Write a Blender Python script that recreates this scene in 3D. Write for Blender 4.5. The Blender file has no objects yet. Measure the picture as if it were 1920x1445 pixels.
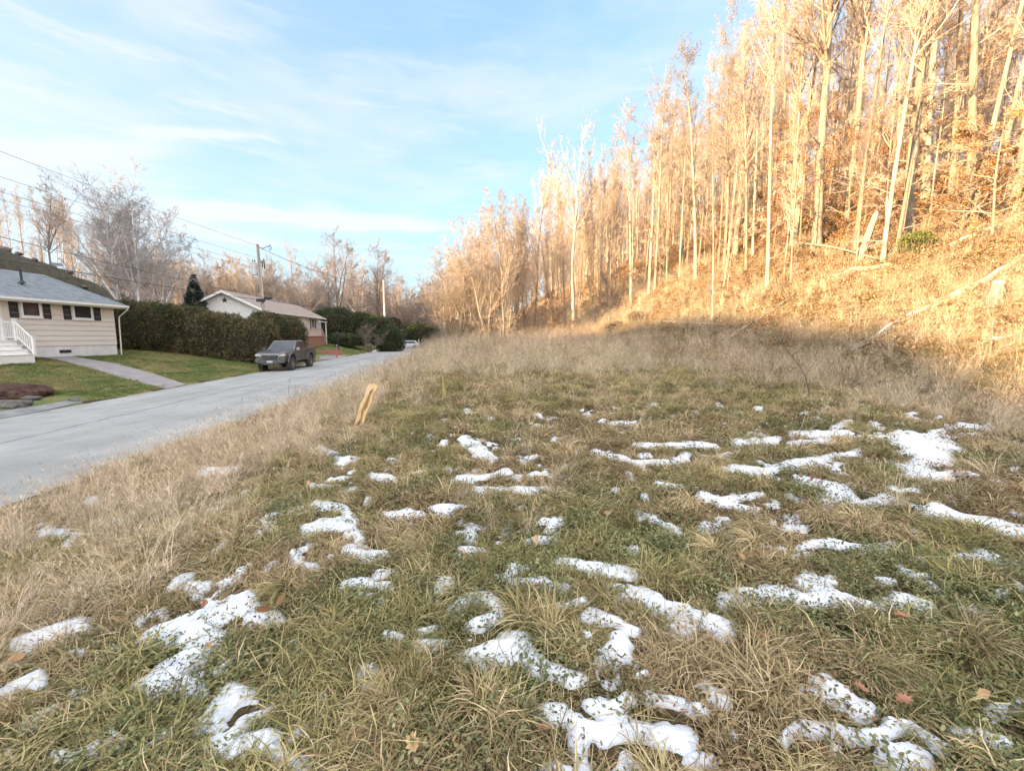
import bpy, bmesh, math, random
import numpy as np
from mathutils import Vector, Matrix, Euler

S = bpy.context.scene
COL = S.collection
PI = math.pi
R = math.radians

# ------------------------------------------------------------------ camera, sky, sun, exposure
EYE = 1.6
PITCH = R(6.76)
FPX = 780.0
camd = bpy.data.cameras.new('camera')
cam = bpy.data.objects.new('camera', camd)
COL.objects.link(cam)
S.camera = cam
camd.sensor_width = 36
camd.lens = 36 * FPX / 1920
camd.clip_start = 0.05
camd.clip_end = 3000
cam.location = (0, 0, EYE)
cam.rotation_euler = (PI / 2 - PITCH, 0, 0)

SUN_EL = R(9.5)
SUN_AZ = math.atan2(-0.84, -0.53)
sund = bpy.data.lights.new('sun', 'SUN')
sund.energy = 4.9
sund.angle = R(1.0)
sund.color = (1.0, 0.71, 0.39)
sun = bpy.data.objects.new('sun', sund)
COL.objects.link(sun)
sdir = Vector((math.sin(SUN_AZ) * math.cos(SUN_EL), math.cos(SUN_AZ) * math.cos(SUN_EL), math.sin(SUN_EL)))
sun.rotation_euler = sdir.to_track_quat('Z', 'Y').to_euler()

S.view_settings.view_transform = 'Standard'
S.view_settings.look = 'None'
S.view_settings.exposure = 2.18
S.view_settings.gamma = 1
S.cycles.max_bounces = 5
S.cycles.diffuse_bounces = 3
S.cycles.glossy_bounces = 2
S.cycles.transmission_bounces = 2
S.cycles.transparent_max_bounces = 4
S.cycles.use_adaptive_sampling = True
S.cycles.adaptive_threshold = 0.02
S.cycles.caustics_reflective = False
S.cycles.caustics_refractive = False


class NT:
    """small helper for node trees"""
    def __init__(s, nt):
        s.nt = nt

    def n(s, typ, **kw):
        nd = s.nt.nodes.new(typ)
        for k, v in kw.items():
            setattr(nd, k, v)
        return nd

    def put(s, sock, v):
        if isinstance(v, bpy.types.NodeSocket):
            s.nt.links.new(v, sock)
        elif v is not None:
            sock.default_value = v

    def m(s, op, a, b=None, c=None, clamp=False):
        nd = s.n('ShaderNodeMath', operation=op)
        nd.use_clamp = clamp
        for i, v in enumerate((a, b, c)):
            if v is not None:
                s.put(nd.inputs[i], v)
        return nd.outputs[0]

    def mix(s, f, a, b):
        nd = s.n('ShaderNodeMix', data_type='RGBA')
        s.put(nd.inputs[0], f)
        s.put(nd.inputs[6], a if not isinstance(a, tuple) else (*a[:3], 1))
        s.put(nd.inputs[7], b if not isinstance(b, tuple) else (*b[:3], 1))
        return nd.outputs[2]

    def noise(s, vec, scale, detail=3, rough=0.55, w=None):
        nd = s.n('ShaderNodeTexNoise')
        if vec is not None:
            s.put(nd.inputs['Vector'], vec)
        nd.inputs['Scale'].default_value = scale
        nd.inputs['Detail'].default_value = detail
        nd.inputs['Roughness'].default_value = rough
        return nd.outputs[0]

    def ramp(s, f, stops):
        nd = s.n('ShaderNodeValToRGB')
        s.put(nd.inputs[0], f)
        el = nd.color_ramp.elements
        while len(el) > 1:
            el.remove(el[-1])
        for i, (p, c) in enumerate(stops):
            e = el[0] if i == 0 else el.new(p)
            e.position = p
            e.color = (*c[:3], 1) if isinstance(c, tuple) else (c, c, c, 1)
        return nd.outputs[0]

    def sstep(s, x, a, b):
        nd = s.n('ShaderNodeMapRange', interpolation_type='SMOOTHSTEP')
        s.put(nd.inputs[0], x)
        nd.inputs[1].default_value = a
        nd.inputs[2].default_value = b
        return nd.outputs[0]


W = bpy.data.worlds.new('World')
S.world = W
W.use_nodes = True
w = NT(W.node_tree)
bg = W.node_tree.nodes['Background']
sky = w.n('ShaderNodeTexSky', sky_type='NISHITA')
sky.sun_disc = False
sky.sun_elevation = SUN_EL
sky.sun_rotation = SUN_AZ
sky.air_density = 1.0
sky.dust_density = 0.5
sky.ozone_density = 1.6
tc = w.n('ShaderNodeTexCoord').outputs['Generated']
sep = w.n('ShaderNodeSeparateXYZ')
w.put(sep.inputs[0], tc)
az = w.m('ARCTAN2', sep.outputs[0], sep.outputs[1])
el = w.m('ARCSINE', sep.outputs[2])


def comb(x, y, z=0.0):
    c = w.n('ShaderNodeCombineXYZ')
    w.put(c.inputs[0], x)
    w.put(c.inputs[1], y)
    w.put(c.inputs[2], z)
    return c.outputs[0]


# thin cloud: long streaks
warp = w.noise(comb(w.m('MULTIPLY', az, 2.2), w.m('MULTIPLY', el, 5.0)), 1.6, 3)
elw = w.m('ADD', el, w.m('MULTIPLY', w.m('SUBTRACT', warp, 0.5), 0.05))
fine = w.noise(comb(w.m('MULTIPLY', az, 3.0), w.m('MULTIPLY', elw, 26.0), 2.0), 1.5, 5, 0.6)
soft = w.noise(comb(w.m('MULTIPLY', az, 1.3), w.m('MULTIPLY', elw, 4.5), 7.0), 1.5, 4, 0.55)


def streak(a0, a1, e0, slope, thick, amp):
    """cloud bank between two azimuths around the elevation e0 + slope*az"""
    wa = w.m('MULTIPLY', w.sstep(az, a0, a0 + 0.12), w.sstep(az, a1, a1 - 0.14))
    mid = w.m('ADD', w.m('MULTIPLY', az, slope), e0)
    q = w.m('DIVIDE', w.m('SUBTRACT', w.m('ADD', el, w.m('MULTIPLY', w.m('SUBTRACT', fine, 0.5), 0.05)), mid), thick)
    g = w.m('EXPONENT', w.m('MULTIPLY', w.m('MULTIPLY', q, q), -1.0))
    return w.m('MULTIPLY', w.m('MULTIPLY', g, wa), amp)


cl = w.m('ADD', w.m('MULTIPLY', w.sstep(soft, 0.38, 0.70), 0.55), w.m('MULTIPLY', w.sstep(az, 0.1, -1.0), 0.22))
cl = w.m('ADD', cl, w.m('MULTIPLY', w.m('MULTIPLY', w.sstep(fine, 0.5, 0.75), w.sstep(el, 0.85, 0.2)), 0.5))
for st in ((-0.72, -0.12, 0.249, 0.03, 0.014, 1.0), (-0.78, -0.10, 0.145, -0.08, 0.012, 0.35),
           (-0.76, -0.46, 0.477, 0.2, 0.009, 0.75), (-1.2, -0.58, 0.507, 0.28, 0.018, 0.5),
           (-1.4, -0.62, 0.22, -0.02, 0.03, 0.4), (-0.5, 0.02, 0.235, -0.05, 0.012, 0.25)):
    cl = w.m('ADD', cl, streak(*st))
cl = w.m('MINIMUM', cl, 0.9)
cloudcol = w.mix(w.sstep(el, 0.0, 0.5), (1.72, 1.76, 1.80), (1.62, 1.72, 1.82))
horizon = w.sstep(el, 0.30, -0.02)
skyb = w.mix(0.5, sky.outputs[0], (0.80, 1.28, 1.66))
base = w.mix(w.m('MULTIPLY', horizon, 0.9), skyb, (0.85, 1.20, 1.52))
tint = w.mix(cl, base, cloudcol)
# sky brightened for added fill light overhead and on the sunny side behind camera
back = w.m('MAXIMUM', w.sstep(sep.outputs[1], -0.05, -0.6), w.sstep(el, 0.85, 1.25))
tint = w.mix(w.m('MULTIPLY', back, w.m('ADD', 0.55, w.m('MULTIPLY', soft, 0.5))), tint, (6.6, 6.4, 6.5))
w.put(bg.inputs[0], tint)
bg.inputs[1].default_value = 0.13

# ------------------------------------------------------------------ maths helpers
F3 = np.array([0, math.cos(PITCH), -math.sin(PITCH)])
U3 = np.array([0, math.sin(PITCH), math.cos(PITCH)])


def ray(px, py):
    px = np.asarray(px, float)
    py = np.asarray(py, float)
    u = (px - 960) / FPX
    v = (722.5 - py) / FPX
    d = np.stack([u, F3[1] + v * U3[1], F3[2] + v * U3[2]], -1)
    return d


def at(px, py, Y):
    """the point of the sight line through a photograph pixel at distance Y"""
    d = ray(px, py)
    return Vector(d / d[1] * Y) + Vector((0, 0, EYE))


def project(x, y, z):
    z = z - EYE
    dep = y * F3[1] + z * F3[2]
    dep = np.where(dep < 0.05, 0.05, dep)
    return 960 + FPX * x / dep, 722.5 - FPX * (y * U3[1] + z * U3[2]) / dep


def smooth(t):
    t = np.clip(t, 0, 1)
    return t * t * (3 - 2 * t)


def _hash(ix, iy, seed):
    h = (ix.astype(np.int64) * 374761393 + iy.astype(np.int64) * 668265263 + seed * 974634521) & 0x7fffffff
    h = ((h ^ (h >> 13)) * 1274126177) & 0x7fffffff
    h = h ^ (h >> 16)
    return (h & 0xffff) / 65535.0


def vn(x, y, seed=0):
    x = np.asarray(x, float)
    y = np.asarray(y, float)
    ix = np.floor(x)
    iy = np.floor(y)
    fx = smooth(x - ix)
    fy = smooth(y - iy)
    a = _hash(ix, iy, seed)
    b = _hash(ix + 1, iy, seed)
    c = _hash(ix, iy + 1, seed)
    d = _hash(ix + 1, iy + 1, seed)
    return (a * (1 - fx) + b * fx) * (1 - fy) + (c * (1 - fx) + d * fx) * fy


def fbm(x, y, seed=0, o=3):
    s = 0
    a = 0.5
    for k in range(o):
        s = s + a * vn(x * 2 ** k, y * 2 ** k, seed + k)
        a *= 0.5
    return s / (1 - 0.5 ** o)


ROADX = 0.1256


def EDGE(y):
    """near edge of the road (offset from the road's own axis lines)"""
    return np.interp(y, [7, 15, 23], [-6.05, -5.6, -5.05])


def toe(y):
    return np.interp(y, [-60, -10, 7, 12, 18, 30, 45, 70, 110, 300], [11, 10.5, 9.5, 9.0, 8.2, 5.5, 2.5, -3, -9, -33])


def H(x, y):
    x = np.asarray(x, float)
    y = np.asarray(y, float)
    xr = x + ROADX * y
    B = np.interp(y, [-50, 7, 16, 25, 36, 60, 150], [0, 0, 0.25, 0.8, 1.55, 2.1, 3])
    s = smooth((xr - EDGE(y) + 0.2) / (0.5 - EDGE(y)))
    right = -0.72 + (B + 0.72) * s
    d = (x - toe(y)) * 0.95
    hill = np.interp(d, [0, 2, 5, 10, 16, 22, 30, 60, 250], [0, 0.4, 1.9, 4.9, 8.4, 11.6, 13.6, 15.5, 24])
    hill = hill + smooth(d / 6) * ((fbm(x / 5.0, y / 5.0, 11) - 0.5) * 1.5 + (fbm(x / 1.3, y / 1.3, 12) - 0.5) * 0.35)
    near = smooth((xr + 5.0) / 1.5) * (1 - smooth(d / 4))
    relief = (fbm(x / 2.2, y / 2.2, 21) - 0.5) * 0.16 + (fbm(x / 0.42, y / 0.42, 22) - 0.5) * 0.09
    right = right + hill * (d > 0) + relief * near
    xl = -12.9 - xr
    left = np.interp(xl, [-0.2, 0.15, 3, 9, 14, 22], [-0.72, -0.62, -0.35, 0.5, 0.8, 1.0])
    left = left + np.interp(y, [34, 75, 200], [0, 0.9, 1.5]) * smooth(xl / 5)
    toel = np.interp(y, [-100, -60, 45, 100, 160, 400], [-30, -34, -36, -62, -100, -240])
    RR = np.interp(y, [-120, -80, -34, -28, -18, -12, -2, 6, 14, 28, 47, 100, 200], [13.2, 13.4, 13.4, 16.2, 16.2, 12.4, 12.4, 14, 19, 18, 11.6, 5, 4])  # left ridge heights; the unseen stretch is shaped to place the shade edge
    dd = (toel - x) / 28
    lh = RR * np.interp(dd, [0, 0.29, 0.68, 1, 4], [0, 0.46, 0.85, 1, 1.05]) + smooth(dd / 0.3) * (fbm(x / 6, y / 6, 31) - 0.5) * 2.0
    left = left + lh * (dd > 0)
    out = np.where(xr < -12.7, left, np.where(xr < EDGE(y) - 0.2, -0.72, right))
    return out


def Hs(x, y):
    return float(H(np.array([x]), np.array([y]))[0])


def ground(px, py, tmin=1.0, tmax=250.0):
    """ground points under photograph pixels (arrays)"""
    d = ray(px, py)
    d = d / d[..., 1:2]
    t = np.full(d.shape[:-1], tmin)
    res = np.full(d.shape[:-1], tmax)
    done = np.zeros(d.shape[:-1], bool)
    prev = t.copy()
    while True:
        z = EYE + d[..., 2] * t
        g = H(d[..., 0] * t, t)
        hit = (z <= g) & ~done
        if hit.any():
            lo = np.where(hit, prev, 0)
            hi = np.where(hit, t, 0)
            for _ in range(14):
                mid = (lo + hi) / 2
                below = EYE + d[..., 2] * mid <= H(d[..., 0] * mid, mid)
                hi = np.where(below, mid, hi)
                lo = np.where(below, lo, mid)
            res = np.where(hit, hi, res)
            done |= hit
        if done.all() or (t > tmax).all():
            break
        prev = t.copy()
        t = t * 1.03 + 0.02
    return d[..., 0] * res, res


def gpt(px, py, up=0.0):
    x, y = ground(np.array([float(px)]), np.array([float(py)]))
    return Vector((float(x[0]), float(y[0]), Hs(x[0], y[0]) + up))


# ------------------------------------------------------------------ object helpers
def tag(o, label=None, cat=None, group=None, kind=None):
    if label:
        o['label'] = label
    if cat:
        o['category'] = cat
    if group:
        o['group'] = group
    if kind:
        o['kind'] = kind
    return o


def empty(name, loc=(0, 0, 0), rz=0.0, label=None, cat=None, group=None):
    o = bpy.data.objects.new(name, None)
    COL.objects.link(o)
    o.location = loc
    o.rotation_euler = (0, 0, rz)
    return tag(o, label, cat, group)


def link(name, me, parent=None, mats=None):
    o = bpy.data.objects.new(name, me)
    COL.objects.link(o)
    if parent is not None:
        o.parent = parent
    for m_ in (mats or []):
        if me.materials.find(m_.name) < 0:
            me.materials.append(m_)
    return o


def npmesh(name, V, Fq, smoothf=False, attrs=None, k=4):
    """mesh from arrays; Fq (n,k)"""
    me = bpy.data.meshes.new(name)
    V = np.ascontiguousarray(V, np.float32)
    Fq = np.ascontiguousarray(Fq, np.int32)
    me.vertices.add(len(V))
    me.vertices.foreach_set('co', V.ravel())
    me.loops.add(Fq.size)
    me.loops.foreach_set('vertex_index', Fq.ravel())
    me.polygons.add(len(Fq))
    me.polygons.foreach_set('loop_start', np.arange(0, Fq.size, Fq.shape[1], dtype=np.int32))
    if smoothf:
        me.polygons.foreach_set('use_smooth', np.ones(len(Fq), bool))
    me.update(calc_edges=True)
    for nm, arr in (attrs or {}).items():
        a = me.attributes.new(nm, 'FLOAT', 'POINT')
        a.data.foreach_set('value', np.ascontiguousarray(arr, np.float32))
    return me


class MB:
    """mesh builder"""
    def __init__(s):
        s.v = []
        s.f = []
        s.m = []
        s.mi = 0

    def add(s, vs, fs):
        b = len(s.v)
        s.v += [tuple(v) for v in vs]
        s.f += [tuple(b + i for i in f) for f in fs]
        s.m += [s.mi] * len(fs)
        return s

    def box(s, x0, x1, y0, y1, z0, z1):
        vs = [(x, y, z) for z in (z0, z1) for y in (y0, y1) for x in (x0, x1)]
        return s.add(vs, [(0, 2, 3, 1), (4, 5, 7, 6), (0, 1, 5, 4), (2, 6, 7, 3), (0, 4, 6, 2), (1, 3, 7, 5)])

    def prism(s, poly, axis, a, b):
        """polygon (2D) extruded along axis from a to b"""
        n = len(poly)

        def P(p, q):
            if axis == 'x':
                return (q, p[0], p[1])
            if axis == 'y':
                return (p[0], q, p[1])
            return (p[0], p[1], q)
        vs = [P(p, a) for p in poly] + [P(p, b) for p in poly]
        fs = [tuple(range(n))[::-1], tuple(range(n, 2 * n))]
        fs += [(i, (i + 1) % n, n + (i + 1) % n, n + i) for i in range(n)]
        return s.add(vs, fs)

    def tube(s, pts, rad, k=8, cap=True):
        pts = [Vector(p) for p in pts]
        if not isinstance(rad, (list, tuple)):
            rad = [rad] * len(pts)
        vs = []
        for i, p in enumerate(pts):
            t = (pts[min(i + 1, len(pts) - 1)] - pts[max(i - 1, 0)]).normalized()
            a = t.orthogonal().normalized() if i == 0 else (a - t * a.dot(t)).normalized()
            b = t.cross(a)
            for j in range(k):
                an = 2 * PI * j / k
                vs.append(p + (a * math.cos(an) + b * math.sin(an)) * rad[i])
        fs = []
        for i in range(len(pts) - 1):
            for j in range(k):
                fs.append((i * k + j, i * k + (j + 1) % k, (i + 1) * k + (j + 1) % k, (i + 1) * k + j))
        if cap:
            fs.append(tuple(range(k))[::-1])
            fs.append(tuple((len(pts) - 1) * k + j for j in range(k)))
        return s.add(vs, fs)

    def quad(s, a, b, c, d):
        return s.add([a, b, c, d], [(0, 1, 2, 3)])

    def build(s, name, mats, parent=None, bevel=0, smoothf=False, loc=None, rz=0, seg=2):
        me = bpy.data.meshes.new(name)
        me.from_pydata(s.v, [], s.f)
        mats = mats if isinstance(mats, (list, tuple)) else [mats]
        for m_ in mats:
            me.materials.append(m_)
        if len(mats) > 1:
            me.polygons.foreach_set('material_index', s.m)
        bm = bmesh.new()
        bm.from_mesh(me)
        bmesh.ops.recalc_face_normals(bm, faces=bm.faces)
        if bevel:
            es = [e for e in bm.edges if len(e.link_faces) == 2 and e.calc_face_angle(0) > 0.6]
            bmesh.ops.bevel(bm, geom=es, offset=bevel, segments=seg, profile=0.6, affect='EDGES', clamp_overlap=True)
        if smoothf:
            for f in bm.faces:
                f.smooth = True
        bm.to_mesh(me)
        bm.free()
        o = link(name, me, parent)
        if loc is not None:
            o.location = loc
            o.rotation_euler = (0, 0, rz)
        return o


def hide_proto(o):
    """take a finished prototype out of the scene (it stays as mesh data for the copies)"""
    for c in list(o.children):
        hide_proto(c)
    COL.objects.unlink(o)


def copy_thing(root, loc, rz, scl=1.0, label=None, group=None, cat=None, tilt=None):
    c = root.copy()
    COL.objects.link(c)
    c.location = loc
    c.rotation_euler = (tilt[0], tilt[1], rz) if tilt else (0, 0, rz)
    c.scale = (scl, scl, scl) if not isinstance(scl, tuple) else scl
    tag(c, label, cat, group)
    for ch in root.children:
        d = ch.copy()
        COL.objects.link(d)
        d.parent = c
        for g in ch.children:
            e = g.copy()
            COL.objects.link(e)
            e.parent = d
    return c


# ------------------------------------------------------------------ materials
def pmat(name, rough=0.8, spec=0.3, metal=0.0):
    m_ = bpy.data.materials.new(name)
    m_.use_nodes = True
    nt = NT(m_.node_tree)
    p = m_.node_tree.nodes['Principled BSDF']
    p.inputs['Roughness'].default_value = rough
    p.inputs['Specular IOR Level'].default_value = spec
    p.inputs['Metallic'].default_value = metal
    return m_, nt, p


def M(name, c1, c2=None, scale=4.0, rough=0.8, spec=0.3, bump=0.0, bscale=30.0, metal=0.0, stretch=None, bdist=0.02, detail=5, lo=0.35, hi=0.65):
    m_, nt, p = pmat(name, rough, spec, metal)
    o = nt.n('ShaderNodeTexCoord').outputs['Object']
    if stretch:
        mp = nt.n('ShaderNodeMapping')
        nt.put(mp.inputs[0], o)
        mp.inputs['Scale'].default_value = stretch
        o = mp.outputs[0]
    if c2 is None:
        c2 = tuple(c * 0.8 for c in c1)
    f = nt.noise(o, scale, detail, 0.6)
    nt.put(p.inputs['Base Color'], nt.ramp(f, [(lo, c1), (hi, c2)]))
    if bump:
        b = nt.n('ShaderNodeBump')
        b.inputs['Strength'].default_value = bump
        b.inputs['Distance'].default_value = bdist
        nt.put(b.inputs['Height'], nt.noise(o, bscale, 4, 0.6))
        nt.put(p.inputs['Normal'], b.outputs[0])
    return m_


def grassmat(name, greens, dries, lo=0.3, trans=0.10):
    """blade colour: per-blade tint, per-tuft dryness"""
    m_ = bpy.data.materials.new(name)
    m_.use_nodes = True
    nt = NT(m_.node_tree)
    m_.node_tree.nodes.remove(m_.node_tree.nodes['Principled BSDF'])
    out = m_.node_tree.nodes['Material Output']
    t = nt.n('ShaderNodeAttribute', attribute_name='tint').outputs['Fac']
    dr = nt.n('ShaderNodeAttribute', attribute_name='dry', attribute_type='INSTANCER').outputs['Fac']
    rnd = nt.n('ShaderNodeObjectInfo').outputs['Random']
    f = nt.m('ADD', nt.m('MULTIPLY', t, 1.0), nt.m('SUBTRACT', nt.m('MULTIPLY', dr, 2.0), 1.0))
    f = nt.sstep(f, 0.3, 0.7)
    t2 = nt.m('FRACT', nt.m('ADD', nt.m('MULTIPLY', t, 7.31), nt.m('MULTIPLY', rnd, 0.5)))
    n = len(greens)
    g = nt.ramp(t2, [(i / max(1, n - 1), c) for i, c in enumerate(greens)])
    n = len(dries)
    d = nt.ramp(t2, [(i / max(1, n - 1), c) for i, c in enumerate(dries)])
    col = nt.mix(f, g, d)
    hs = nt.n('ShaderNodeHueSaturation')
    nt.put(hs.inputs['Color'], col)
    nt.put(hs.inputs['Value'], nt.m('ADD', nt.m('MULTIPLY', rnd, 0.75), 0.50))
    df = nt.n('ShaderNodeBsdfDiffuse')
    nt.put(df.inputs[0], hs.outputs[0])
    tr = nt.n('ShaderNodeBsdfTranslucent')
    nt.put(tr.inputs[0], hs.outputs[0])
    mx = nt.n('ShaderNodeMixShader')
    mx.inputs[0].default_value = trans
    nt.put(mx.inputs[1], df.outputs[0])
    nt.put(mx.inputs[2], tr.outputs[0])
    nt.put(out.inputs[0], mx.outputs[0])
    return m_


MAT = {}
MAT['grass'] = grassmat('grass blades', [(0.16, 0.15, 0.055), (0.32, 0.275, 0.12), (0.43, 0.37, 0.19)],
                        [(0.34, 0.25, 0.13), (0.56, 0.45, 0.26), (0.25, 0.16, 0.09), (0.66, 0.55, 0.35)])
MAT['clover'] = grassmat('low leaves', [(0.12, 0.145, 0.06), (0.19, 0.20, 0.095), (0.28, 0.27, 0.15)],
                         [(0.22, 0.16, 0.08), (0.30, 0.22, 0.12), (0.18, 0.10, 0.06)])
MAT['straw'] = grassmat('dry straw', [(0.44, 0.39, 0.25), (0.56, 0.49, 0.34)],
                        [(0.66, 0.53, 0.38), (0.76, 0.64, 0.49), (0.53, 0.39, 0.28), (0.72, 0.58, 0.43)])
MAT['weed'] = grassmat('dead weed stems', [(0.30, 0.22, 0.14), (0.38, 0.29, 0.19)],
                       [(0.36, 0.25, 0.18), (0.48, 0.36, 0.27), (0.26, 0.17, 0.13)], trans=0.1)
MAT['leaf'] = grassmat('fallen leaves', [(0.34, 0.20, 0.10), (0.44, 0.28, 0.15)],
                       [(0.40, 0.25, 0.13), (0.52, 0.36, 0.20), (0.27, 0.15, 0.08), (0.46, 0.30, 0.18)], trans=0.15)
MAT['lawnblade'] = grassmat('mown grass', [(0.10, 0.15, 0.045), (0.14, 0.19, 0.06), (0.19, 0.23, 0.09)],
                            [(0.26, 0.22, 0.10), (0.33, 0.28, 0.14)])

# ------------------------------------------------------------------ snow mask (the patches of the photograph, laid on the ground)
SNOW = """
35,1204 95,1180 150,1165;9|0,1175;7|125,1225 145,1220;6|272,1198 330,1180 380,1160 430,1140 475,1130;14|345,1190;19|470,1160 510,1158;13
355,1100 390,1095 375,1115;8|385,1130;6|255,1170 310,1150;5|285,1300 330,1260 380,1230 405,1200;13|350,1285;17|405,1265 440,1250;6
0,1305 60,1280;12|160,1308;12|120,1425 150,1425 215,1390;9|260,1420 330,1370;6|365,1370 400,1340 440,1295;15|410,1400 450,1345 480,1335 535,1310;7
420,1400 490,1385 510,1410 560,1440 580,1470;18|0,1415 20,1430;13|540,1215;4|565,1210;3|595,1310;5|650,1098 700,1095 730,1100;8|680,1125;5
715,1137;5|735,1195;9|782,1220;7|680,1262;9|702,1305;11|840,1155 875,1125 905,1120 935,1140 925,1165 880,1178;8|790,1188 815,1180;5
960,1085 1020,1095 1070,1107;6|985,1148 995,1162;10|1060,1137 1100,1132;6|880,1230 950,1215 960,1225 1000,1255 1070,1275;13|940,1235;22
1110,1158 1150,1170 1200,1190;9|1105,1207;6|1190,1120 1240,1140 1290,1150 1280,1185;13|1200,1265;6|992,1320;6|1100,1320 1130,1320 1170,1305;13
1130,1325 1150,1370 1200,1380 1260,1395;22|1040,1335 1070,1360 1120,1360;15|1070,1370 1080,1430 1085,1470;14|1040,1440;14|1205,1300 1240,1310 1270,1325;10
1320,1160 1375,1180 1370,1200;12|1290,1190;12|1380,1120 1420,1110 1470,1115 1500,1130 1560,1125 1600,1135 1680,1140 1740,1150;12|1510,1095 1540,1100;14
1640,1097 1680,1097;5|1875,1113;7|1800,1155 1840,1160;7|1480,1255;6|1485,1310 1530,1310;9|1530,1290 1560,1310 1600,1340;14|1300,1335;9
1480,1395 1510,1375 1560,1370 1600,1385 1690,1370 1760,1415;11|1670,1420 1710,1440;19|1790,1375 1880,1395;13|1880,1330 1915,1320;12|1300,1430;14
1480,815 1590,815;4|1485,835 1560,825;5|1560,805 1595,795;4|1430,885 1500,870 1610,850;5.5|1545,875 1580,875;3|1380,830 1455,830;6|1280,835 1340,840;4
1285,855;5|1355,855;6|1360,880 1420,885;6|1690,825 1750,830 1780,850 1700,880;12|1740,845;18|1630,822 1680,822;3|1750,815 1800,800 1860,808;4
1700,895 1780,893;5|1490,900 1590,915 1600,945 1670,940;7|1560,930;8|1310,930 1350,945 1410,955;6|1350,940 1425,928;4|1480,980;9|1495,990;8|1440,975;4
1745,955 1800,975 1850,980 1920,1005;8|1320,995 1355,995;7|1355,978;5|1490,1025 1550,1015 1620,1030 1665,1022;7|1420,1028 1470,1035;4|1480,1050 1510,1040;5
1790,1055 1830,1055;6|1900,1060;10|1700,1075 1740,1085;4|1690,763;3|1700,780 1720,777;3|1760,785;3|1880,780;3|1900,880;4|870,825 895,850 920,860 900,838;6
600,840 640,862 670,865;5|700,893 740,903;6|865,900 900,895 960,885;4|880,925 1010,922;5|585,912 640,915;3|695,940;5|730,968 790,960;6|970,900;4
600,950 640,960 655,985 600,985 570,990;7|640,1000 670,1005;7|650,1030 710,1045;9|550,1045 560,1065 600,1070;7|485,1005;6|375,890 435,885;6|180,945;8
220,980;6|85,1000 130,1005;11|100,930 130,935;5|20,995;5|245,1015;5|155,1020;4|870,1040 915,1040;6|1020,975 1060,975 1020,995;4|1190,835 1330,838;4
1110,850 1180,865 1270,870;4|1150,795 1190,797;3|1100,780;3|1210,935;4|1230,910 1280,912;3|1055,1060 1120,1065 1190,1085;8|1180,1035;6|875,770;3|920,785;3
830,830;3|1130,790;3|1300,775;3|1230,760;3|1010,800;3|740,862;4|640,880;3|1350,760;3|1420,768;4|1020,940;3|760,1010;4|450,1075;5|60,940;5
"""
SEG = []
for part_ in SNOW.replace('\n', '|').split('|'):
    if ';' not in part_:
        continue
    pts_, r_ = part_.split(';')
    pts_ = [tuple(map(float, q.split(','))) for q in pts_.split()]
    r_ = float(r_)
    if len(pts_) == 1:
        pts_ = [(pts_[0][0] - r_, pts_[0][1]), (pts_[0][0] + r_, pts_[0][1])]
    for a_, b_ in zip(pts_[:-1], pts_[1:]):
        SEG.append((*a_, *b_, r_))
SEG = np.array(SEG)


RX0, RY0, RST = -160.0, 700.0, 2.0
RW, RH = 1120, 470
RAS = np.full((RH, RW), -5.0)
for ax, ay, bx, by, r_ in SEG:
    pad = r_ * 4 + 30
    j0, j1 = int(max(0, (min(ax, bx) - pad - RX0) / RST)), int(min(RW, (max(ax, bx) + pad - RX0) / RST + 1))
    i0, i1 = int(max(0, (min(ay, by) - pad - RY0) / RST)), int(min(RH, (max(ay, by) + pad - RY0) / RST + 1))
    qx, qy = np.meshgrid(RX0 + np.arange(j0, j1) * RST, RY0 + np.arange(i0, i1) * RST)
    dx, dy = bx - ax, by - ay
    t = np.clip(((qx - ax) * dx + (qy - ay) * dy) / (dx * dx + dy * dy + 1e-6), 0, 1)
    ex = (qx - ax - t * dx) * 0.75
    ey = qy - ay - t * dy
    RAS[i0:i1, j0:j1] = np.maximum(RAS[i0:i1, j0:j1], 1 - np.sqrt(ex * ex + ey * ey) / (r_ * (1.4 if (ay + by) / 2 < 1050 else 1.42)))


def snow_mask(x, y, z=None):
    """>0 on snow, about 1 in the middle of a patch"""
    x = np.asarray(x, float).ravel()
    y = np.asarray(y, float).ravel()
    z = H(x, y) if z is None else z
    px, py = project(x, y, z)
    wz = np.clip((py - 700) / 500, 0.15, 1.2)
    px = px + (fbm(x * 3.5, y * 3.5, 91, 3) - 0.5) * 62 * wz
    py = py + (fbm(x * 3.5 + 9, y * 3.5, 92, 3) - 0.5) * 34 * wz
    inwin = (y > 0.6) & (px > -120) & (px < 2040) & (py < 1600) & (py > 705)
    fx = np.clip((px - RX0) / RST, 0, RW - 2)
    fy = np.clip((py - RY0) / RST, 0, RH - 2)
    ix, iy = fx.astype(int), fy.astype(int)
    fx, fy = fx - ix, fy - iy
    best = (RAS[iy, ix] * (1 - fx) + RAS[iy, ix + 1] * fx) * (1 - fy) + (RAS[iy + 1, ix] * (1 - fx) + RAS[iy + 1, ix + 1] * fx) * fy
    n = (fbm(x * 9, y * 9, 51, 4) - 0.5) * 2.4 + (fbm(x * 2.2, y * 2.2, 55, 2) - 0.5) * 1.0
    spk = (fbm(x * 4.5, y * 4.5, 95, 3) - 0.765 + 0.10 * fbm(x / 1.6, y / 1.6, 96, 2)) * 5
    out = np.maximum(best + n * 0.55, np.where((py > 760) & (x + ROADX * y > -2.5 - 0.2 * y), spk, -5))
    o2 = (fbm(x * 0.9, y * 2.0, 58, 3) - 0.66) * 6
    return np.where(inwin, out, np.where(y > 12, -5.0, o2))


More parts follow.
